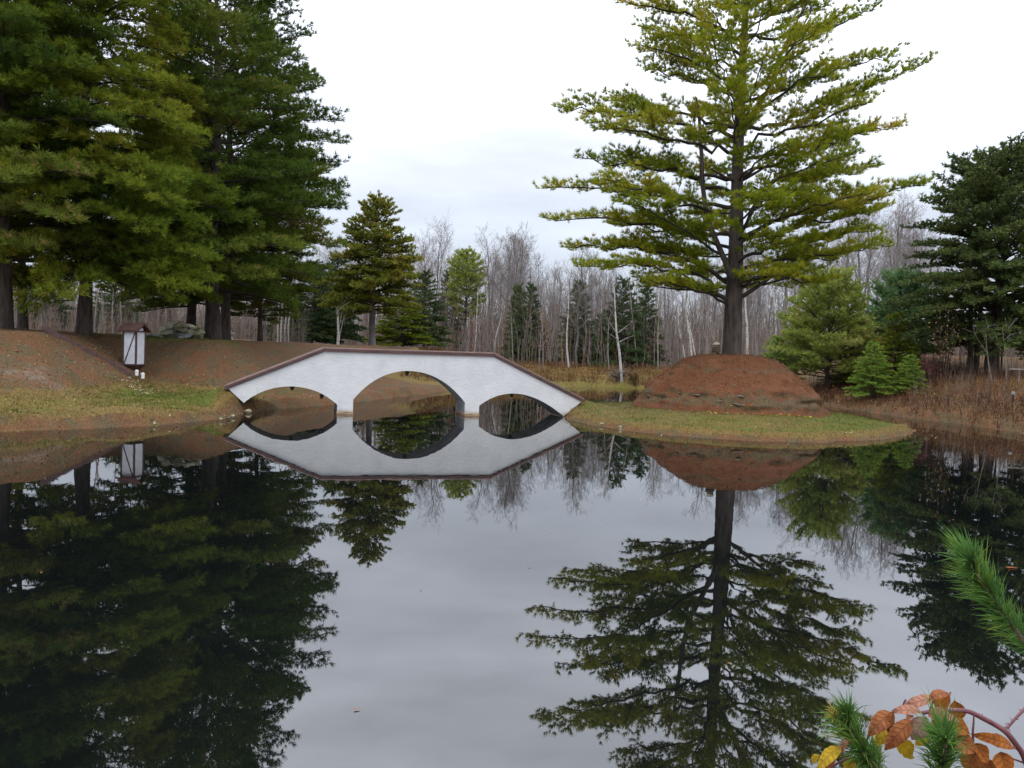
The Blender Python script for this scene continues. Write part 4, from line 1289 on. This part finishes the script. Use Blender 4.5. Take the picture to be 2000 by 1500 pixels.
# ------------------------------------------------------------------ half timbered box on a post
bp = at(261, 740, 25.3)
bz = gz(bp[0], bp[1])
base = np.array([bp[0], bp[1], bz])
lan = thing('timbered_box', 'white half timbered box with brown gable roof at the foot of the slope', 'lantern house', base, None, math.radians(-10))
zb = 2.0 - (712 - 664.5) * 25.3 / FPX - bz              # bottom of the white body above ground
zt = 2.0 - (648 - 664.5) * 25.3 / FPX - bz
HB = zt - zb
W_, D_ = .46, .46
def part(name, mat, parent, boxes, bev=.004, smooth=False):
    bm = bmesh.new()
    for c, s, *r in boxes:
        bm_box(bm, c, s, r[0] if r else None, bev)
    return ob(name, bm_mesh(name, bm, [M[mat]]), parent)
hw, hd = W_ / 2, D_ / 2
for nm, c, s in (('panel', (0, -hd + .02, zb + HB / 2), (W_ - .05, .02, HB)), ('panel', (0, hd - .02, zb + HB / 2), (W_ - .05, .02, HB)),
                 ('panel', (-hw + .02, 0, zb + HB / 2), (.02, D_ - .07, HB)), ('panel', (hw - .02, 0, zb + HB / 2), (.02, D_ - .07, HB))):
    part(nm, 'white_paint', lan, [(c, s)])
for sx in (-1, 1):
    for sy in (-1, 1):
        part('corner_post', 'brown_paint', lan, [((sx * (hw - .012), sy * (hd - .012), zb + HB / 2), (.05, .05, HB + .02))])
dl = math.hypot(W_ - .09, HB - .02)
an = math.atan2(HB - .02, W_ - .09)
for sy in (-1, 1):
    part('diagonal_brace', 'brown_paint', lan, [((0, sy * (hd - .004), zb + HB / 2), (dl, .018, .035), Matrix.Rotation(-an if sy < 0 else an, 3, 'Y'))])
    part('gable_board', 'white_paint', lan, [((sy * (hw - .02), 0, zt + .05), (.02, D_ * .55, .12))])
for zc_ in (zb - .005, zt + .005):
    for sy in (-1, 1):
        part('rail', 'brown_paint', lan, [((0, sy * (hd - .003), zc_), (W_ + .012, .03, .045))])
        part('rail', 'brown_paint', lan, [((sy * (hw - .003), 0, zc_ + .001), (.03, D_ - .06, .043))])
# gable roof, ridge along the wide face
rise_ = .22
for sy in (-1, 1):
    bm = bmesh.new()
    y0, z0 = sy * (hd + .10), zt - .01
    y1, z1 = sy * .004, zt + rise_
    dz = .035
    poly = [(-hw - .12, y0, z0), (-hw - .12, y1, z1), (-hw - .12, y1, z1 + dz), (-hw - .12, y0, z0 + dz)]
    bm_prism(bm, poly, (W_ + .24, 0, 0))
    rf_o = ob('roof', bm_mesh('roof', bm, [M['shingle']]), lan)
    for k in range(5):
        t = (k + .5) / 5
        bm = bmesh.new()
        bm_box(bm, (0, y0 + (y1 - y0) * t, z0 + (z1 - z0) * t + dz + .008), (W_ + .25, abs(y1 - y0) / 5 * 1.15, .014), Matrix.Rotation(-sy * math.atan2(z1 - z0, abs(y1 - y0)), 3, 'X') if True else None)
        ob('shingle', bm_mesh('shingle', bm, [M['shingle']]), rf_o)
bm = bmesh.new()
bmesh.ops.create_cone(bm, cap_ends=True, segments=4, radius1=.05, radius2=hw * 1.414, depth=.26, matrix=Matrix.Translation((0, 0, zb - .155)) @ Matrix.Rotation(math.pi / 4, 4, 'Z'))
ob('tapered_base', bm_mesh('tapered_base', bm, [M['brown_paint']]), lan)
part('post', 'brown_paint', lan, [((0, 0, (zb - .2) / 2 - .1), (.09, .09, zb - .2 + .25))])
# two little white ground lamps at its foot
for u, v, lab in ((267, 735, 'left white topped ground lamp at the foot of the half timbered box'), (279, 731, 'right white ground lamp at the foot of the half timbered box')):
    p = at(u, v, 24.9)
    g0 = gz(p[0], p[1])
    t = thing('ground_lamp', lab, 'lamp', (p[0], p[1], g0))
    h = max(.06, p[2] - g0 - .14)
    bm = bmesh.new()
    bmesh.ops.create_cone(bm, cap_ends=True, segments=8, radius1=.03, radius2=.03, depth=h + .1, matrix=Matrix.Translation((0, 0, h / 2 - .05)))
    ob('stake', bm_mesh('stake', bm, [M['iron']]), t)
    bm = bmesh.new()
    bmesh.ops.create_cone(bm, cap_ends=True, segments=12, radius1=.05, radius2=.055, depth=.15, matrix=Matrix.Translation((0, 0, h + .03)))
    bmesh.ops.create_cone(bm, cap_ends=True, segments=12, radius1=.062, radius2=.03, depth=.03, matrix=Matrix.Translation((0, 0, h + .12)))
    ob('shade', bm_mesh('lamp_shade', bm, [M['lamp_white']]), t)

# timber edging running down the left hill to the box
ea, eb = at(84, 644, 23.6), at(258, 737, 24.4)
ed = thing('timber_edging', 'long brown timber edging running down the left hill to the box', 'edging', (ea + eb) / 2)
mid_ = (ea + eb) / 2
ns = 5
for k in range(ns):
    a = ea + (eb - ea) * k / ns; b = ea + (eb - ea) * (k + 1) / ns
    pa = np.array([a[0], a[1], gz(a[0], a[1])]); pb = np.array([b[0], b[1], gz(b[0], b[1])])
    za, zb_ = a[2], b[2]
    dirn = unit(b - a)
    side = unit(np.cross(dirn, UP)) * .26
    bm = bmesh.new()
    A_, B_ = a + dirn * .006, b - dirn * .006
    bm_prism(bm, [A_ - mid_ - side / 2, B_ - mid_ - side / 2, B_ - mid_ - side / 2 + UP * .15, A_ - mid_ - side / 2 + UP * .15], side)
    ob('beam', bm_mesh('beam', bm, [M['cap']]), ed)
    bm = bmesh.new()
    bm_prism(bm, [A_ - mid_ - side * .38 - UP * .75, B_ - mid_ - side * .38 - UP * .75, B_ - mid_ - side * .38 - UP * .004, A_ - mid_ - side * .38 - UP * .004], side * .76)
    ob('board', bm_mesh('board', bm, [M['cap']]), ed)

# ------------------------------------------------------------------ stone heap under the pines
heap = [(305, 656, 28, 7, 'rock_grey'), (325, 650, 34, 14, 'rock_tan'), (340, 655, 30, 9, 'rock_grey'), (362, 655, 34, 10, 'rock_grey'), (385, 654, 24, 12, 'rock_moss'), (318, 644, 20, 12, 'rock_tan'),
        (337, 644, 18, 11, 'rock_grey'), (355, 645, 30, 10, 'rock_moss'), (378, 645, 28, 10, 'rock_tan'), (332, 635, 26, 13, 'rock_tan'), (352, 637, 22, 9, 'rock_moss'), (370, 638, 24, 9, 'rock_tan'),
        (345, 630, 14, 8, 'rock_tan'), (393, 650, 16, 9, 'rock_moss'), (358, 632, 16, 7, 'rock_moss'), (385, 640, 18, 8, 'rock_moss')]
for k, (u, v, wpx, hpx, mt) in enumerate(heap):
    Yd = 30.5 + rf.uniform(-.25, .35)
    p = at(u, v, Yd)
    s = Yd / FPX
    o = ob('field_stone', rock_mesh('field_stone', 200 + k, (wpx * s * 1.3, wpx * s * .8, hpx * s * 1.0), [M[mt]], n=12, flat=.55), None, p)
    o.rotation_euler = (rf.uniform(-.4, .4), rf.uniform(-.5, .5), rf.uniform(-.5, .5))
    tag(o, 'weathered field stone lying in the heap under the left pines', 'stone', 'stones heaped under the left pines')
# core of the heap so upper stones rest on others
for k, (u, v) in enumerate(((340, 652), (365, 650), (352, 643), (325, 654), (380, 652))):
    p = at(u, v, 31.0)
    p[2] = gz(p[0], p[1]) + (.12 if k != 2 else .3)
    o = ob('field_stone', rock_mesh('field_stone', 230 + k, (.7, .6, .4), [M['rock_grey']]), None, p)
    tag(o, 'weathered field stone lying in the heap under the left pines', 'stone', 'stones heaped under the left pines')

# stacked stone pillar beside the big trunk
p = at(1398, 690, 27.2)
pz = mound_h(math.hypot(p[0] - MX, p[1] - MY)) + .02
cairn = thing('stone_pillar', 'short pillar of stacked flat stones with rounded cap beside the big pine trunk', 'stone pillar', (p[0], p[1], pz))
for k in range(4):
    o = ob('stone', rock_mesh('pillar_stone', 260 + k, (.36 - .02 * k, .34, .085), [M['ledge']], flat=.6), cairn, (rf.uniform(-.015, .015), 0, .03 + .07 * k))
ob('cap_stone', rock_mesh('cap_stone', 270, (.26, .26, .15), [M['rock_tan']], n=60), cairn, (.02, 0, .33))

# shore stones along the left bank and island
for k, (u, v, wpx) in enumerate(((446, 815, 10), (455, 812, 8), (431, 818, 8), (345, 826, 7), (301, 827, 9), (484, 803, 16), (478, 795, 12),
                                  (1175, 828, 9), (1212, 834, 9), (1350, 846, 8))):
    q = onz(u, v, .06)
    o = ob('shore_stone', rock_mesh('shore_stone', 300 + k, (wpx * q[1] / FPX * 1.2, wpx * q[1] / FPX, wpx * q[1] / FPX * .8), [M['rock_moss' if k % 3 else 'ledge']]), None, q)
    o.rotation_euler = (0, 0, rf.uniform(0, 3))
    tag(o, 'small pale stone lying on the eroded water edge', 'stone', 'stones along the water edge')

# ------------------------------------------------------------------ far small things
hp = at(690, 655, 92)
hz = gz(hp[0], hp[1])
hz_e = 2 - (633 - 679) * 92 / FPX - hz
hz_r = 2 - (618 - 679) * 92 / FPX - hz
house = thing('brick_house', 'small red brick house with grey hipped roof glimpsed through the trees', 'house', (hp[0], hp[1], hz))
bm = bmesh.new()
bm_box(bm, (0, 2, hz_e / 2 - .2), (6.0, 4.0, hz_e + .4))
hw_ = ob('wall', bm_mesh('house_wall', bm, [M['brick']]), house)
bm = bmesh.new()
e = [(-3.4, -.4, hz_e), (3.4, -.4, hz_e), (3.4, 4.4, hz_e), (-3.4, 4.4, hz_e)]
vs = [bm.verts.new(v) for v in e] + [bm.verts.new((-1.4, 2, hz_r)), bm.verts.new((1.4, 2, hz_r))]
for f in ((0, 1, 5, 4), (1, 2, 5), (2, 3, 4, 5), (3, 0, 4), (3, 2, 1, 0)):
    bm.faces.new([vs[i] for i in f])
ob('roof', bm_mesh('house_roof', bm, [M['slate']]), house)
bm = bmesh.new()
bm_box(bm, (0, -.42, hz_e - .05), (6.9, .1, .16))
ob('gutter', bm_mesh('gutter', bm, [M['lamp_white']]), house)
for xw in (-1.9, 1.0):
    bm = bmesh.new()
    bm_box(bm, (xw, -.02, hz_e - 1.0), (.9, .08, 1.3))
    wfr = ob('window', bm_mesh('window', bm, [M['lamp_white']]), house)
    bm = bmesh.new()
    bm_box(bm, (xw, -.07, hz_e - 1.0), (.72, .02, 1.1))
    ob('pane', bm_mesh('pane', bm, [M['pane']]), wfr)
# white garden urn between the pine trunks
p = place_on(451, 656, 41)
urn = thing('garden_urn', 'small white ornament on the crest between two dark pine trunks', 'garden ornament', p)
def lathe(prof_, n=14):
    V, F = [], []
    for r, z in prof_:
        for k in range(n):
            V.append((r * math.cos(2 * math.pi * k / n), r * math.sin(2 * math.pi * k / n), z))
    for i in range(len(prof_) - 1):
        for k in range(n):
            F.append((i * n + k, i * n + (k + 1) % n, (i + 1) * n + (k + 1) % n, (i + 1) * n + k))
    return V, F
for nm, pr in (('pedestal', [(.0, -.1), (.14, -.1), (.13, .05), (.08, .08), (.08, .22), (.0, .22)]), ('bowl', [(.0, .222), (.08, .222), (.2, .32), (.22, .4), (.17, .41), (.05, .36), (.03, .5), (.0, .55)])):
    V_, F_ = lathe(pr)
    ob(nm, mesh_np(nm, V_, [np.array(F_)], [M['lamp_white']], smooth=True), urn)
# path light and birch pole rail on the right bank
p = place_on(1978, 785, 31)
pl = thing('path_light', 'small grey domed path light on the brown right bank', 'lamp', p)
for nm, pr, mt in (('post', [(0, -.15), (.03, -.15), (.03, .22), (0, .22)], 'iron'), ('shade', [(0, .222), (.07, .222), (.07, .26), (.055, .34), (.0, .37)], 'rock_grey')):
    V_, F_ = lathe(pr, 10)
    ob(nm, mesh_np(nm, V_, [np.array(F_)], [M[mt]], smooth=True), pl)
a, b = at(1970, 721, 34), at(2080, 724, 34)
rail = thing('pole_rail', 'pale horizontal pole rail on posts at the right edge', 'rail', (a[0], a[1], gz(a[0], a[1])))
o0 = np.array([a[0], a[1], gz(a[0], a[1])])
g = Geo(); g.tube(np.array([a, (a + b) / 2, b]) - o0, .028, 7)
ob('rail', g.mesh('rail', [M['pale_bark']]), rail)
for u in (1993, 2066):
    q = at(u, 722, 34.05)
    g = Geo(); g.tube(np.array([[q[0], q[1] + .06, gz(q[0], q[1]) - .2], [q[0], q[1] + .06, q[2] + .06]]) - o0, .035, 7)
    ob('post', g.mesh('post', [M['pale_bark']]), rail)

# young beech with retained orange leaves and red shrub on the right bank
def leafy_shrub(name, label, cat, p, H, R, mat, seed, n, leaf, nst=7):
    rng = np.random.default_rng(seed)
    t = thing(name, label, cat, p)
    w, l = Geo(), Geo()
    for k in range(nst):
        az = rng.uniform(0, 6.28)
        e = np.array([math.cos(az) * R * rng.uniform(.3, 1), math.sin(az) * R * rng.uniform(.3, 1), H * rng.uniform(.6, 1)])
        Pth = bez(np.array([0, 0, -.1]), np.array([e[0] * .25, e[1] * .25, e[2] * .6]), e, 7)
        w.tube(Pth, np.linspace(.022, .006, 7), 4)
        m = n // nst
        f = rng.uniform(.3, 1, m)
        C = np.stack([np.interp(f * 6, np.arange(7), Pth[:, j]) for j in range(3)], 1) + rng.normal(0, R * .16, (m, 3))
        a_ = unit(rng.normal(size=(m, 3))); b__ = unit(np.cross(a_, rng.normal(size=(m, 3))))
        l.quads(C - a_ * leaf, C + b__ * leaf * .5, C + a_ * leaf, C - b__ * leaf * .5, np.clip(rng.normal(.5, .3, m), 0, 1))
        for c in C[::6]:
            w.tube(np.array([Pth[4], c]), [.006, .004], 3)
    ob('stems', w.mesh(name + '_stems', [M['limb_bark']]), t)
    ob('leaves', l.mesh(name + '_leaves', [M[mat]]), t)
    return t
leafy_shrub('beech_sapling', 'thin beech holding pale orange leaves under the left side of the hemlock', 'sapling', place_on(1848, 700, 37), 4.1, .8, 'beech', 401, 150, .05)
leafy_shrub('beech_sapling', 'few orange leaves on a sapling among the hemlock trunks', 'sapling', place_on(1957, 700, 37.0), 4.1, .35, 'beech', 402, 60, .05)
leafy_shrub('red_shrub', 'low dark red shrub beside the smallest bright spruce', 'shrub', place_on(1815, 758, 37.5), 1.7, .75, 'red_leaf', 403, 700, .035, 12)
leafy_shrub('rusty_shrub', 'rusty leaved small tree behind the twin narrow spruces', 'shrub', place_on(1062, 704, 66), 4.4, 1.0, 'beech', 404, 260, .07, 9)
leafy_shrub('yellow_shrub', 'yellowish waterside shrub beside the left foot of the mound', 'shrub', place_on(1240, 748, 52.8), 1.0, .75, 'weed', 405, 700, .05, 12)
leafy_shrub('brown_shrub', 'brown waterside shrub below the forked white birch', 'shrub', place_on(1205, 745, 53.5), .9, 1.1, 'brush', 406, 700, .05, 14)

# floating leaves on the pond
fl_bm = None
def leaf_mesh(name, L, W, mat, curl=.15, fold=.2, n=9, serr=.0, seed=0, droop=.0):
    """Ovate leaf along +X with a fold at the midrib, curled along its length, thin but with a real outline."""
    rng = np.random.default_rng(seed)
    t = np.linspace(0, 1, n)
    wd = W * .5 * (np.sin(math.pi * np.clip(t, 0, 1) ** .75) ** .8) * (1 + serr * rng.normal(0, 1, n))
    wd[0] = W * .02; wd[-1] = W * .01
    cols = np.array([-1, -.55, 0, .55, 1])
    V = np.zeros((n, 5, 3))
    V[..., 0] = L * t[:, None]
    V[..., 1] = cols[None] * wd[:, None]
    V[..., 2] = np.abs(cols[None]) ** 1.3 * wd[:, None] * fold * 2 - curl * L * (t[:, None] ** 2) + droop * L * np.sin(3 * t[:, None] + cols[None]) * .06 + rng.normal(0, W * .012, (n, 5))
    i = np.arange(n * 5).reshape(n, 5)
    Q = np.stack([i[:-1, :-1], i[1:, :-1], i[1:, 1:], i[:-1, 1:]], -1).reshape(-1, 4)
    me = mesh_np(name, V.reshape(-1, 3), [Q], [mat], None, True)
    return me
def mat_bramble(name, c1, c2, spot, trans=.25):
    m, t, out, N, L = new_mat(name)
    tcn = N('ShaderNodeTexCoord')
    n1 = N('ShaderNodeTexNoise', ins={'Scale': 75, 'Detail': 5.0, 'Roughness': .6})
    L(tcn.outputs['Object'], n1.inputs['Vector'])
    r = N('ShaderNodeValToRGB')
    e = r.color_ramp.elements
    e[0].position, e[0].color = .3, c4(spot)
    e[1].position, e[1].color = .42, c4(c1)
    e.new(.62).color = c4(c2)
    L(n1.outputs['Fac'], r.inputs['Fac'])
    sx = N('ShaderNodeSeparateXYZ')
    L(tcn.outputs['Object'], sx.inputs[0])
    ay = N('ShaderNodeMath', operation='ABSOLUTE')
    L(sx.outputs['Y'], ay.inputs[0])
    sl = N('ShaderNodeMath', operation='MULTIPLY_ADD', ins={1: -.75})
    L(ay.outputs[0], sl.inputs[0]); L(sx.outputs['X'], sl.inputs[2])
    fr = N('ShaderNodeMath', operation='MULTIPLY', ins={1: 900.0})
    L(sl.outputs[0], fr.inputs[0])
    sn = N('ShaderNodeMath', operation='SINE')
    L(fr.outputs[0], sn.inputs[0])
    vein = N('ShaderNodeMapRange', interpolation_type='SMOOTHSTEP', ins={'From Min': .55, 'From Max': 1.0})
    L(sn.outputs[0], vein.inputs['Value'])
    rib = N('ShaderNodeMapRange', interpolation_type='SMOOTHSTEP', ins={'From Min': .0012, 'From Max': .0004})
    L(ay.outputs[0], rib.inputs['Value'])
    mxv = N('ShaderNodeMath', operation='MAXIMUM')
    L(vein.outputs[0], mxv.inputs[0]); L(rib.outputs[0], mxv.inputs[1])
    bu = N('ShaderNodeBump', ins={'Strength': .7, 'Distance': .0012})
    bu.invert = True
    L(mxv.outputs[0], bu.inputs['Height'])
    vm = N('ShaderNodeMix', data_type='RGBA')
    vf = N('ShaderNodeMath', operation='MULTIPLY', ins={1: .35})
    L(mxv.outputs[0], vf.inputs[0]); L(vf.outputs[0], vm.inputs['Factor'])
    L(r.outputs[0], vm.inputs['A']); vm.inputs['B'].default_value = c4(spot)
    b = N('ShaderNodeBsdfPrincipled', ins={'Roughness': .6, 'Specular IOR Level': .15})
    L(vm.outputs['Result'], b.inputs['Base Color']); L(bu.outputs[0], b.inputs['Normal'])
    tr = N('ShaderNodeBsdfTranslucent')
    L(r.outputs[0], tr.inputs['Color'])
    mx = N('ShaderNodeMixShader', ins={'Fac': trans})
    L(b.outputs[0], mx.inputs[1]); L(tr.outputs[0], mx.inputs[2]); L(mx.outputs[0], out.inputs[0])
    return m
M['leaf_orange'] = mat_bramble('leaf_orange', (.22, .066, .013), (.33, .11, .02), (.06, .022, .013), .3)
M['leaf_rust'] = mat_bramble('leaf_rust', (.18, .055, .018), (.28, .10, .035), (.06, .025, .018))
M['leaf_pink'] = mat_bramble('leaf_pink', (.26, .115, .075), (.36, .17, .115), (.14, .06, .04))
M['leaf_mauve'] = mat_bramble('leaf_mauve', (.24, .15, .13), (.33, .21, .18), (.14, .08, .07))
M['leaf_gold'] = mat_bramble('leaf_gold', (.34, .22, .015), (.46, .30, .02), (.20, .12, .02), .35)
M['cane'] = mat_noise('cane', (.10, .032, .042), (.17, .07, .08), 30, .5)
M['fresh_needle'] = mat_leaf('fresh_needle', [(0, (.06, .15, .05)), (.5, (.12, .24, .05)), (.8, (.24, .30, .06)), (1, (.45, .34, .10))], .3, .45)
M['sprig_wood'] = mat_noise('sprig_wood', (.12, .095, .07), (.24, .21, .18), 40, .8)
for k, (u, v, L_) in enumerate(((1965, 1108, .12), (1740, 1018, .04), (1030, 1106, .04), (1100, 1290, .035), (1420, 1295, .035), (690, 1385, .04), (1860, 1015, .05))):
    q = onz(u, v, .008)
    o = ob('floating_leaf', leaf_mesh('floating_leaf', L_, L_ * .45, M['leaf_orange' if k in (0, 6) else 'leaf_pink'], .02, .05, seed=k), None, q)
    o.rotation_euler = (0, 0, rf.uniform(-.4, .4))
    tag(o, ('orange leaf floating beside the upper pine spray' if k == 0 else 'small fallen leaf floating on the dark pond'), 'leaf', None if k == 0 else 'leaves floating on the pond')

# ------------------------------------------------------------------ plants in front of the camera
def zpx(zx, zy):
    return 1560 + zx / 4.545, 1320 + zy / 4.545
FZ = gz(.5, 1.0)
def sprig(name, label, paths, Yd, seed, dens=900, nl=.085, yellow=.0, tint=.35, foot=None):
    """paths: list of (pixel polyline, depth list, needle start fraction)."""
    rng = np.random.default_rng(seed)
    P0 = at(*paths[0][0][-1], paths[0][1])
    base = np.array([foot[0], foot[1], gz(foot[0], foot[1])])
    root = thing(name, label, 'pine branch', base)
    w, g = Geo(), Geo()
    for path, dep, f0, length, n, tn, fwd in paths:
        P = np.array([at(u, v, dep + .03 * i) for i, (u, v) in enumerate(path)])
        m = 12
        tt = np.linspace(0, 1, m)
        PP = np.stack([np.interp(tt, np.linspace(0, 1, len(P)), P[:, j]) for j in range(3)], 1)
        w.tube(PP, np.linspace(.0025, .0045, m), 6)
        f = rng.uniform(0, f0, n) ** 1.0
        C = np.stack([np.interp(f, tt, PP[:, j]) for j in range(3)], 1)
        T = unit(PP[0] - PP[-1])
        T = np.tile(T, (n, 1))
        rd = unit(rng.normal(size=(n, 3)))
        C = np.repeat(C, 5, 0)
        d0 = unit(T * (fwd + .3) + rd * .62)
        d = unit(np.repeat(d0, 5, 0) + rng.normal(0, .09, (n * 5, 3)))
        L_ = length * np.repeat(rng.uniform(.7, 1.1, (n, 1)), 5, 0) * rng.uniform(.92, 1.05, (n * 5, 1))
        s_ = unit(np.cross(d, unit(np.array([[0, -1.0, .2]]) + rng.normal(0, .3, (n * 5, 3))))) * .00062
        t_ = np.repeat(np.clip(rng.normal(tn, .16, n), 0, 1), 5)
        mid_p = C + d * L_ * .6 + UP * .002
        end = C + d * L_ + rng.normal(0, .002, (n * 5, 3)) - UP * L_ * .04
        g.quads(C - s_, C + s_, mid_p + s_ * .9, mid_p - s_ * .9, t_)
        g.tris(mid_p - s_ * .9, mid_p + s_ * .9, end, np.clip(t_ + .08, 0, 1))
    P = np.array([at(*paths[0][0][-1], paths[0][1] + .03 * (len(paths[0][0]) - 1))])
    w.tube(bez(P[0], np.array([(P[0][0] + foot[0]) / 2 + .05, (P[0][1] + foot[1]) / 2, P[0][2] - .1]), base - UP * .1, 12), np.linspace(.0045, .014, 12), 7)
    ob('twig', w.mesh(name + '_twig', [M['sprig_wood']], base), root)
    ob('needles', g.mesh(name + '_needles', [M['fresh_needle']], base), root)
    return root
sprig('pine_spray', 'upper green pine spray reaching in from the right over dark water',
      [([(1893, 1095), (1915, 1135), (1945, 1180), (1985, 1235), (2040, 1300)], 1.0, .97, .074, 210, .33, 1.1)], 1.0, 501, foot=(1.25, 1.15))
sprig('pine_spray', 'lower left green pine spray with a tuft of yellow old needles',
      [([zpx(440, 430), zpx(500, 560), zpx(600, 680), zpx(700, 800), zpx(850, 1000)], 1.0, .85, .075, 95, .42, 1.2),
       ([zpx(430, 330), zpx(445, 400), zpx(460, 450), zpx(480, 500)], 1.0, 1.0, .07, 60, .38, 1.8),
       ([zpx(330, 370), zpx(370, 410), zpx(420, 460), zpx(480, 520)], .99, .45, .055, 14, .98, 3.2),
       ([zpx(560, 660), zpx(620, 760), zpx(690, 860)], 1.0, 1.0, .075, 60, .38, 1.2)], 1.0, 502, foot=(.62, .95))
sprig('pine_spray', 'lower middle green pine spray rising in front of the rusty bramble leaves',
      [([zpx(1300, 560), zpx(1290, 680), zpx(1270, 800), zpx(1260, 1000)], .93, .95, .078, 100, .36, 1.1)], .93, 503, foot=(.72, .85))

bb = np.array([1.05, 1.25, gz(1.05, 1.25)])
br = thing('bramble', 'arching purple bramble cane with rust orange and gold leaves in front', 'bramble', bb)
def cane(path, dep, r, name='cane', toground=False):
    P = [at(*zpx(a, b), dep) for a, b in path]
    if toground:
        P += [P[-1] + np.array([.06, .05, -.12]), np.array([bb[0] - .05, bb[1] - .05, bb[2] + .55]), bb - UP * .1]
    P = np.array(P)
    t = np.linspace(0, 1, len(P)); tt = np.linspace(0, 1, 40)
    # smooth through the points
    from numpy import interp
    PP = np.stack([interp(tt, t, P[:, j]) for j in range(3)], 1)
    for _ in range(3):
        PP[1:-1] = (PP[:-2] + 2 * PP[1:-1] + PP[2:]) / 4
    g = Geo()
    g.tube(PP, np.linspace(r * .6, r, 40), 8)
    rng = np.random.default_rng(int(path[0][0]))
    if r > .002:
        for k in range(14):
            i = rng.integers(3, 30)
            d = unit(rng.normal(size=3))
            g.tube(np.array([PP[i], PP[i] + d * .006]), [.0013, .0002], 4)
    return ob(name, g.mesh(name, [M['cane']], bb), br)
cane([(1100, 330), (1180, 312), (1300, 303), (1460, 303), (1540, 325), (1620, 370), (1720, 420), (1840, 490), (1900, 570), (1950, 640), (2020, 720)], 1.02, .0042, 'cane', True)
cane([(1848, 470), (1880, 430), (1940, 360), (2010, 290), (2100, 200)], 1.02, .0022, 'side_shoot')
cane([(1555, 345), (1552, 420), (1545, 500), (1548, 600)], 1.0, .0016, 'leaf_stalk')
cane([(1160, 312), (1180, 260), (1205, 205)], 1.0, .0014, 'leaf_stalk')
cane([(1830, 710), (1910, 740), (2010, 775), (2100, 800)], 1.03, .0016, 'leaf_stalk')
cane([(280, 818), (340, 780), (410, 740), (480, 720)], 1.0, .0018, 'leaf_stalk')
cane([(900, 290), (930, 250), (950, 212)], 1.0, .0014, 'leaf_stalk')
leaves = [((1340, 150), (1160, 190), 40, 'leaf_rust', .97, .35), ((1215, 195), (915, 282), 62, 'leaf_pink', .99, .5), ((1345, 172), (1205, 305), 112, 'leaf_orange', 1.0, .9), ((1390, 220), (1440, 420), 125, 'leaf_orange', 1.03, .9),
          ((1100, 322), (825, 302), 46, 'leaf_pink', .98, .4), ((830, 318), (615, 520), 140, 'leaf_rust', .99, .9), ((1010, 392), (755, 662), 130, 'leaf_rust', .96, .85), ((1140, 372), (1000, 575), 140, 'leaf_mauve', .97, .8),
          ((1150, 352), (1440, 385), 72, 'leaf_pink', .96, .45), ((1180, 390), (1400, 520), 170, 'leaf_rust', 1.02, .9), ((1320, 400), (1535, 515), 120, 'leaf_orange', 1.0, .8), ((870, 565), (1045, 735), 150, 'leaf_gold', .99, 1.0),
          ((1150, 530), (1035, 612), 105, 'leaf_gold', 1.01, .9), ((800, 440), (690, 550), 80, 'leaf_gold', 1.01, .8), ((1912, 628), (1568, 515), 105, 'leaf_orange', 1.0, .9), ((1390, 540), (1560, 690), 165, 'leaf_rust', 1.0, .9),
          ((1565, 600), (1680, 780), 110, 'leaf_orange', 1.01, .8), ((1790, 675), (1860, 900), 170, 'leaf_orange', 1.0, 1.0), ((1560, 660), (1490, 850), 170, 'leaf_rust', .99, .9), ((1640, 720), (1700, 900), 190, 'leaf_rust', 1.02, 1.0),
          ((365, 625), (165, 815), 75, 'leaf_gold', .99, .6), ((460, 580), (335, 705), 55, 'leaf_pink', .98, .5), ((185, 712), (105, 770), 60, 'leaf_gold', 1.01, .8), ((480, 735), (415, 840), 85, 'leaf_gold', 1.0, .8),
          ((850, 320), (790, 520), 50, 'leaf_rust', .97, .5), ((760, 500), (690, 620), 90, 'leaf_gold', 1.02, .8), ((330, 690), (230, 830), 50, 'leaf_rust', 1.0, .5), ((1000, 350), (960, 380), 40, 'leaf_rust', .98, .7)]
for k, (a, b, wd, mt, dep, face) in enumerate(leaves):
    pa, pb = at(*zpx(*a), dep), at(*zpx(*b), dep + rf.uniform(-.02, .02))
    L_ = float(np.linalg.norm(pb - pa))
    W_l = wd / 4.545 / FPX * dep / max(.35, face)
    X_ = unit(pb - pa)
    toward = unit(CAM - pa)
    up_ = unit(toward * face + UP * (1 - face) * .9 + np.array([0, 0, .12]))
    Y_ = unit(np.cross(up_, X_))
    Z_ = unit(np.cross(X_, Y_))
    o = ob('leaf', leaf_mesh('leaf', L_, W_l, M[mt], .10, .16, 11, .05, 600 + k, 1.0), br)
    q = pa - bb
    o.matrix_local = Matrix(((X_[0], Y_[0], Z_[0], q[0]), (X_[1], Y_[1], Z_[1], q[1]), (X_[2], Y_[2], Z_[2], q[2]), (0, 0, 0, 1)))
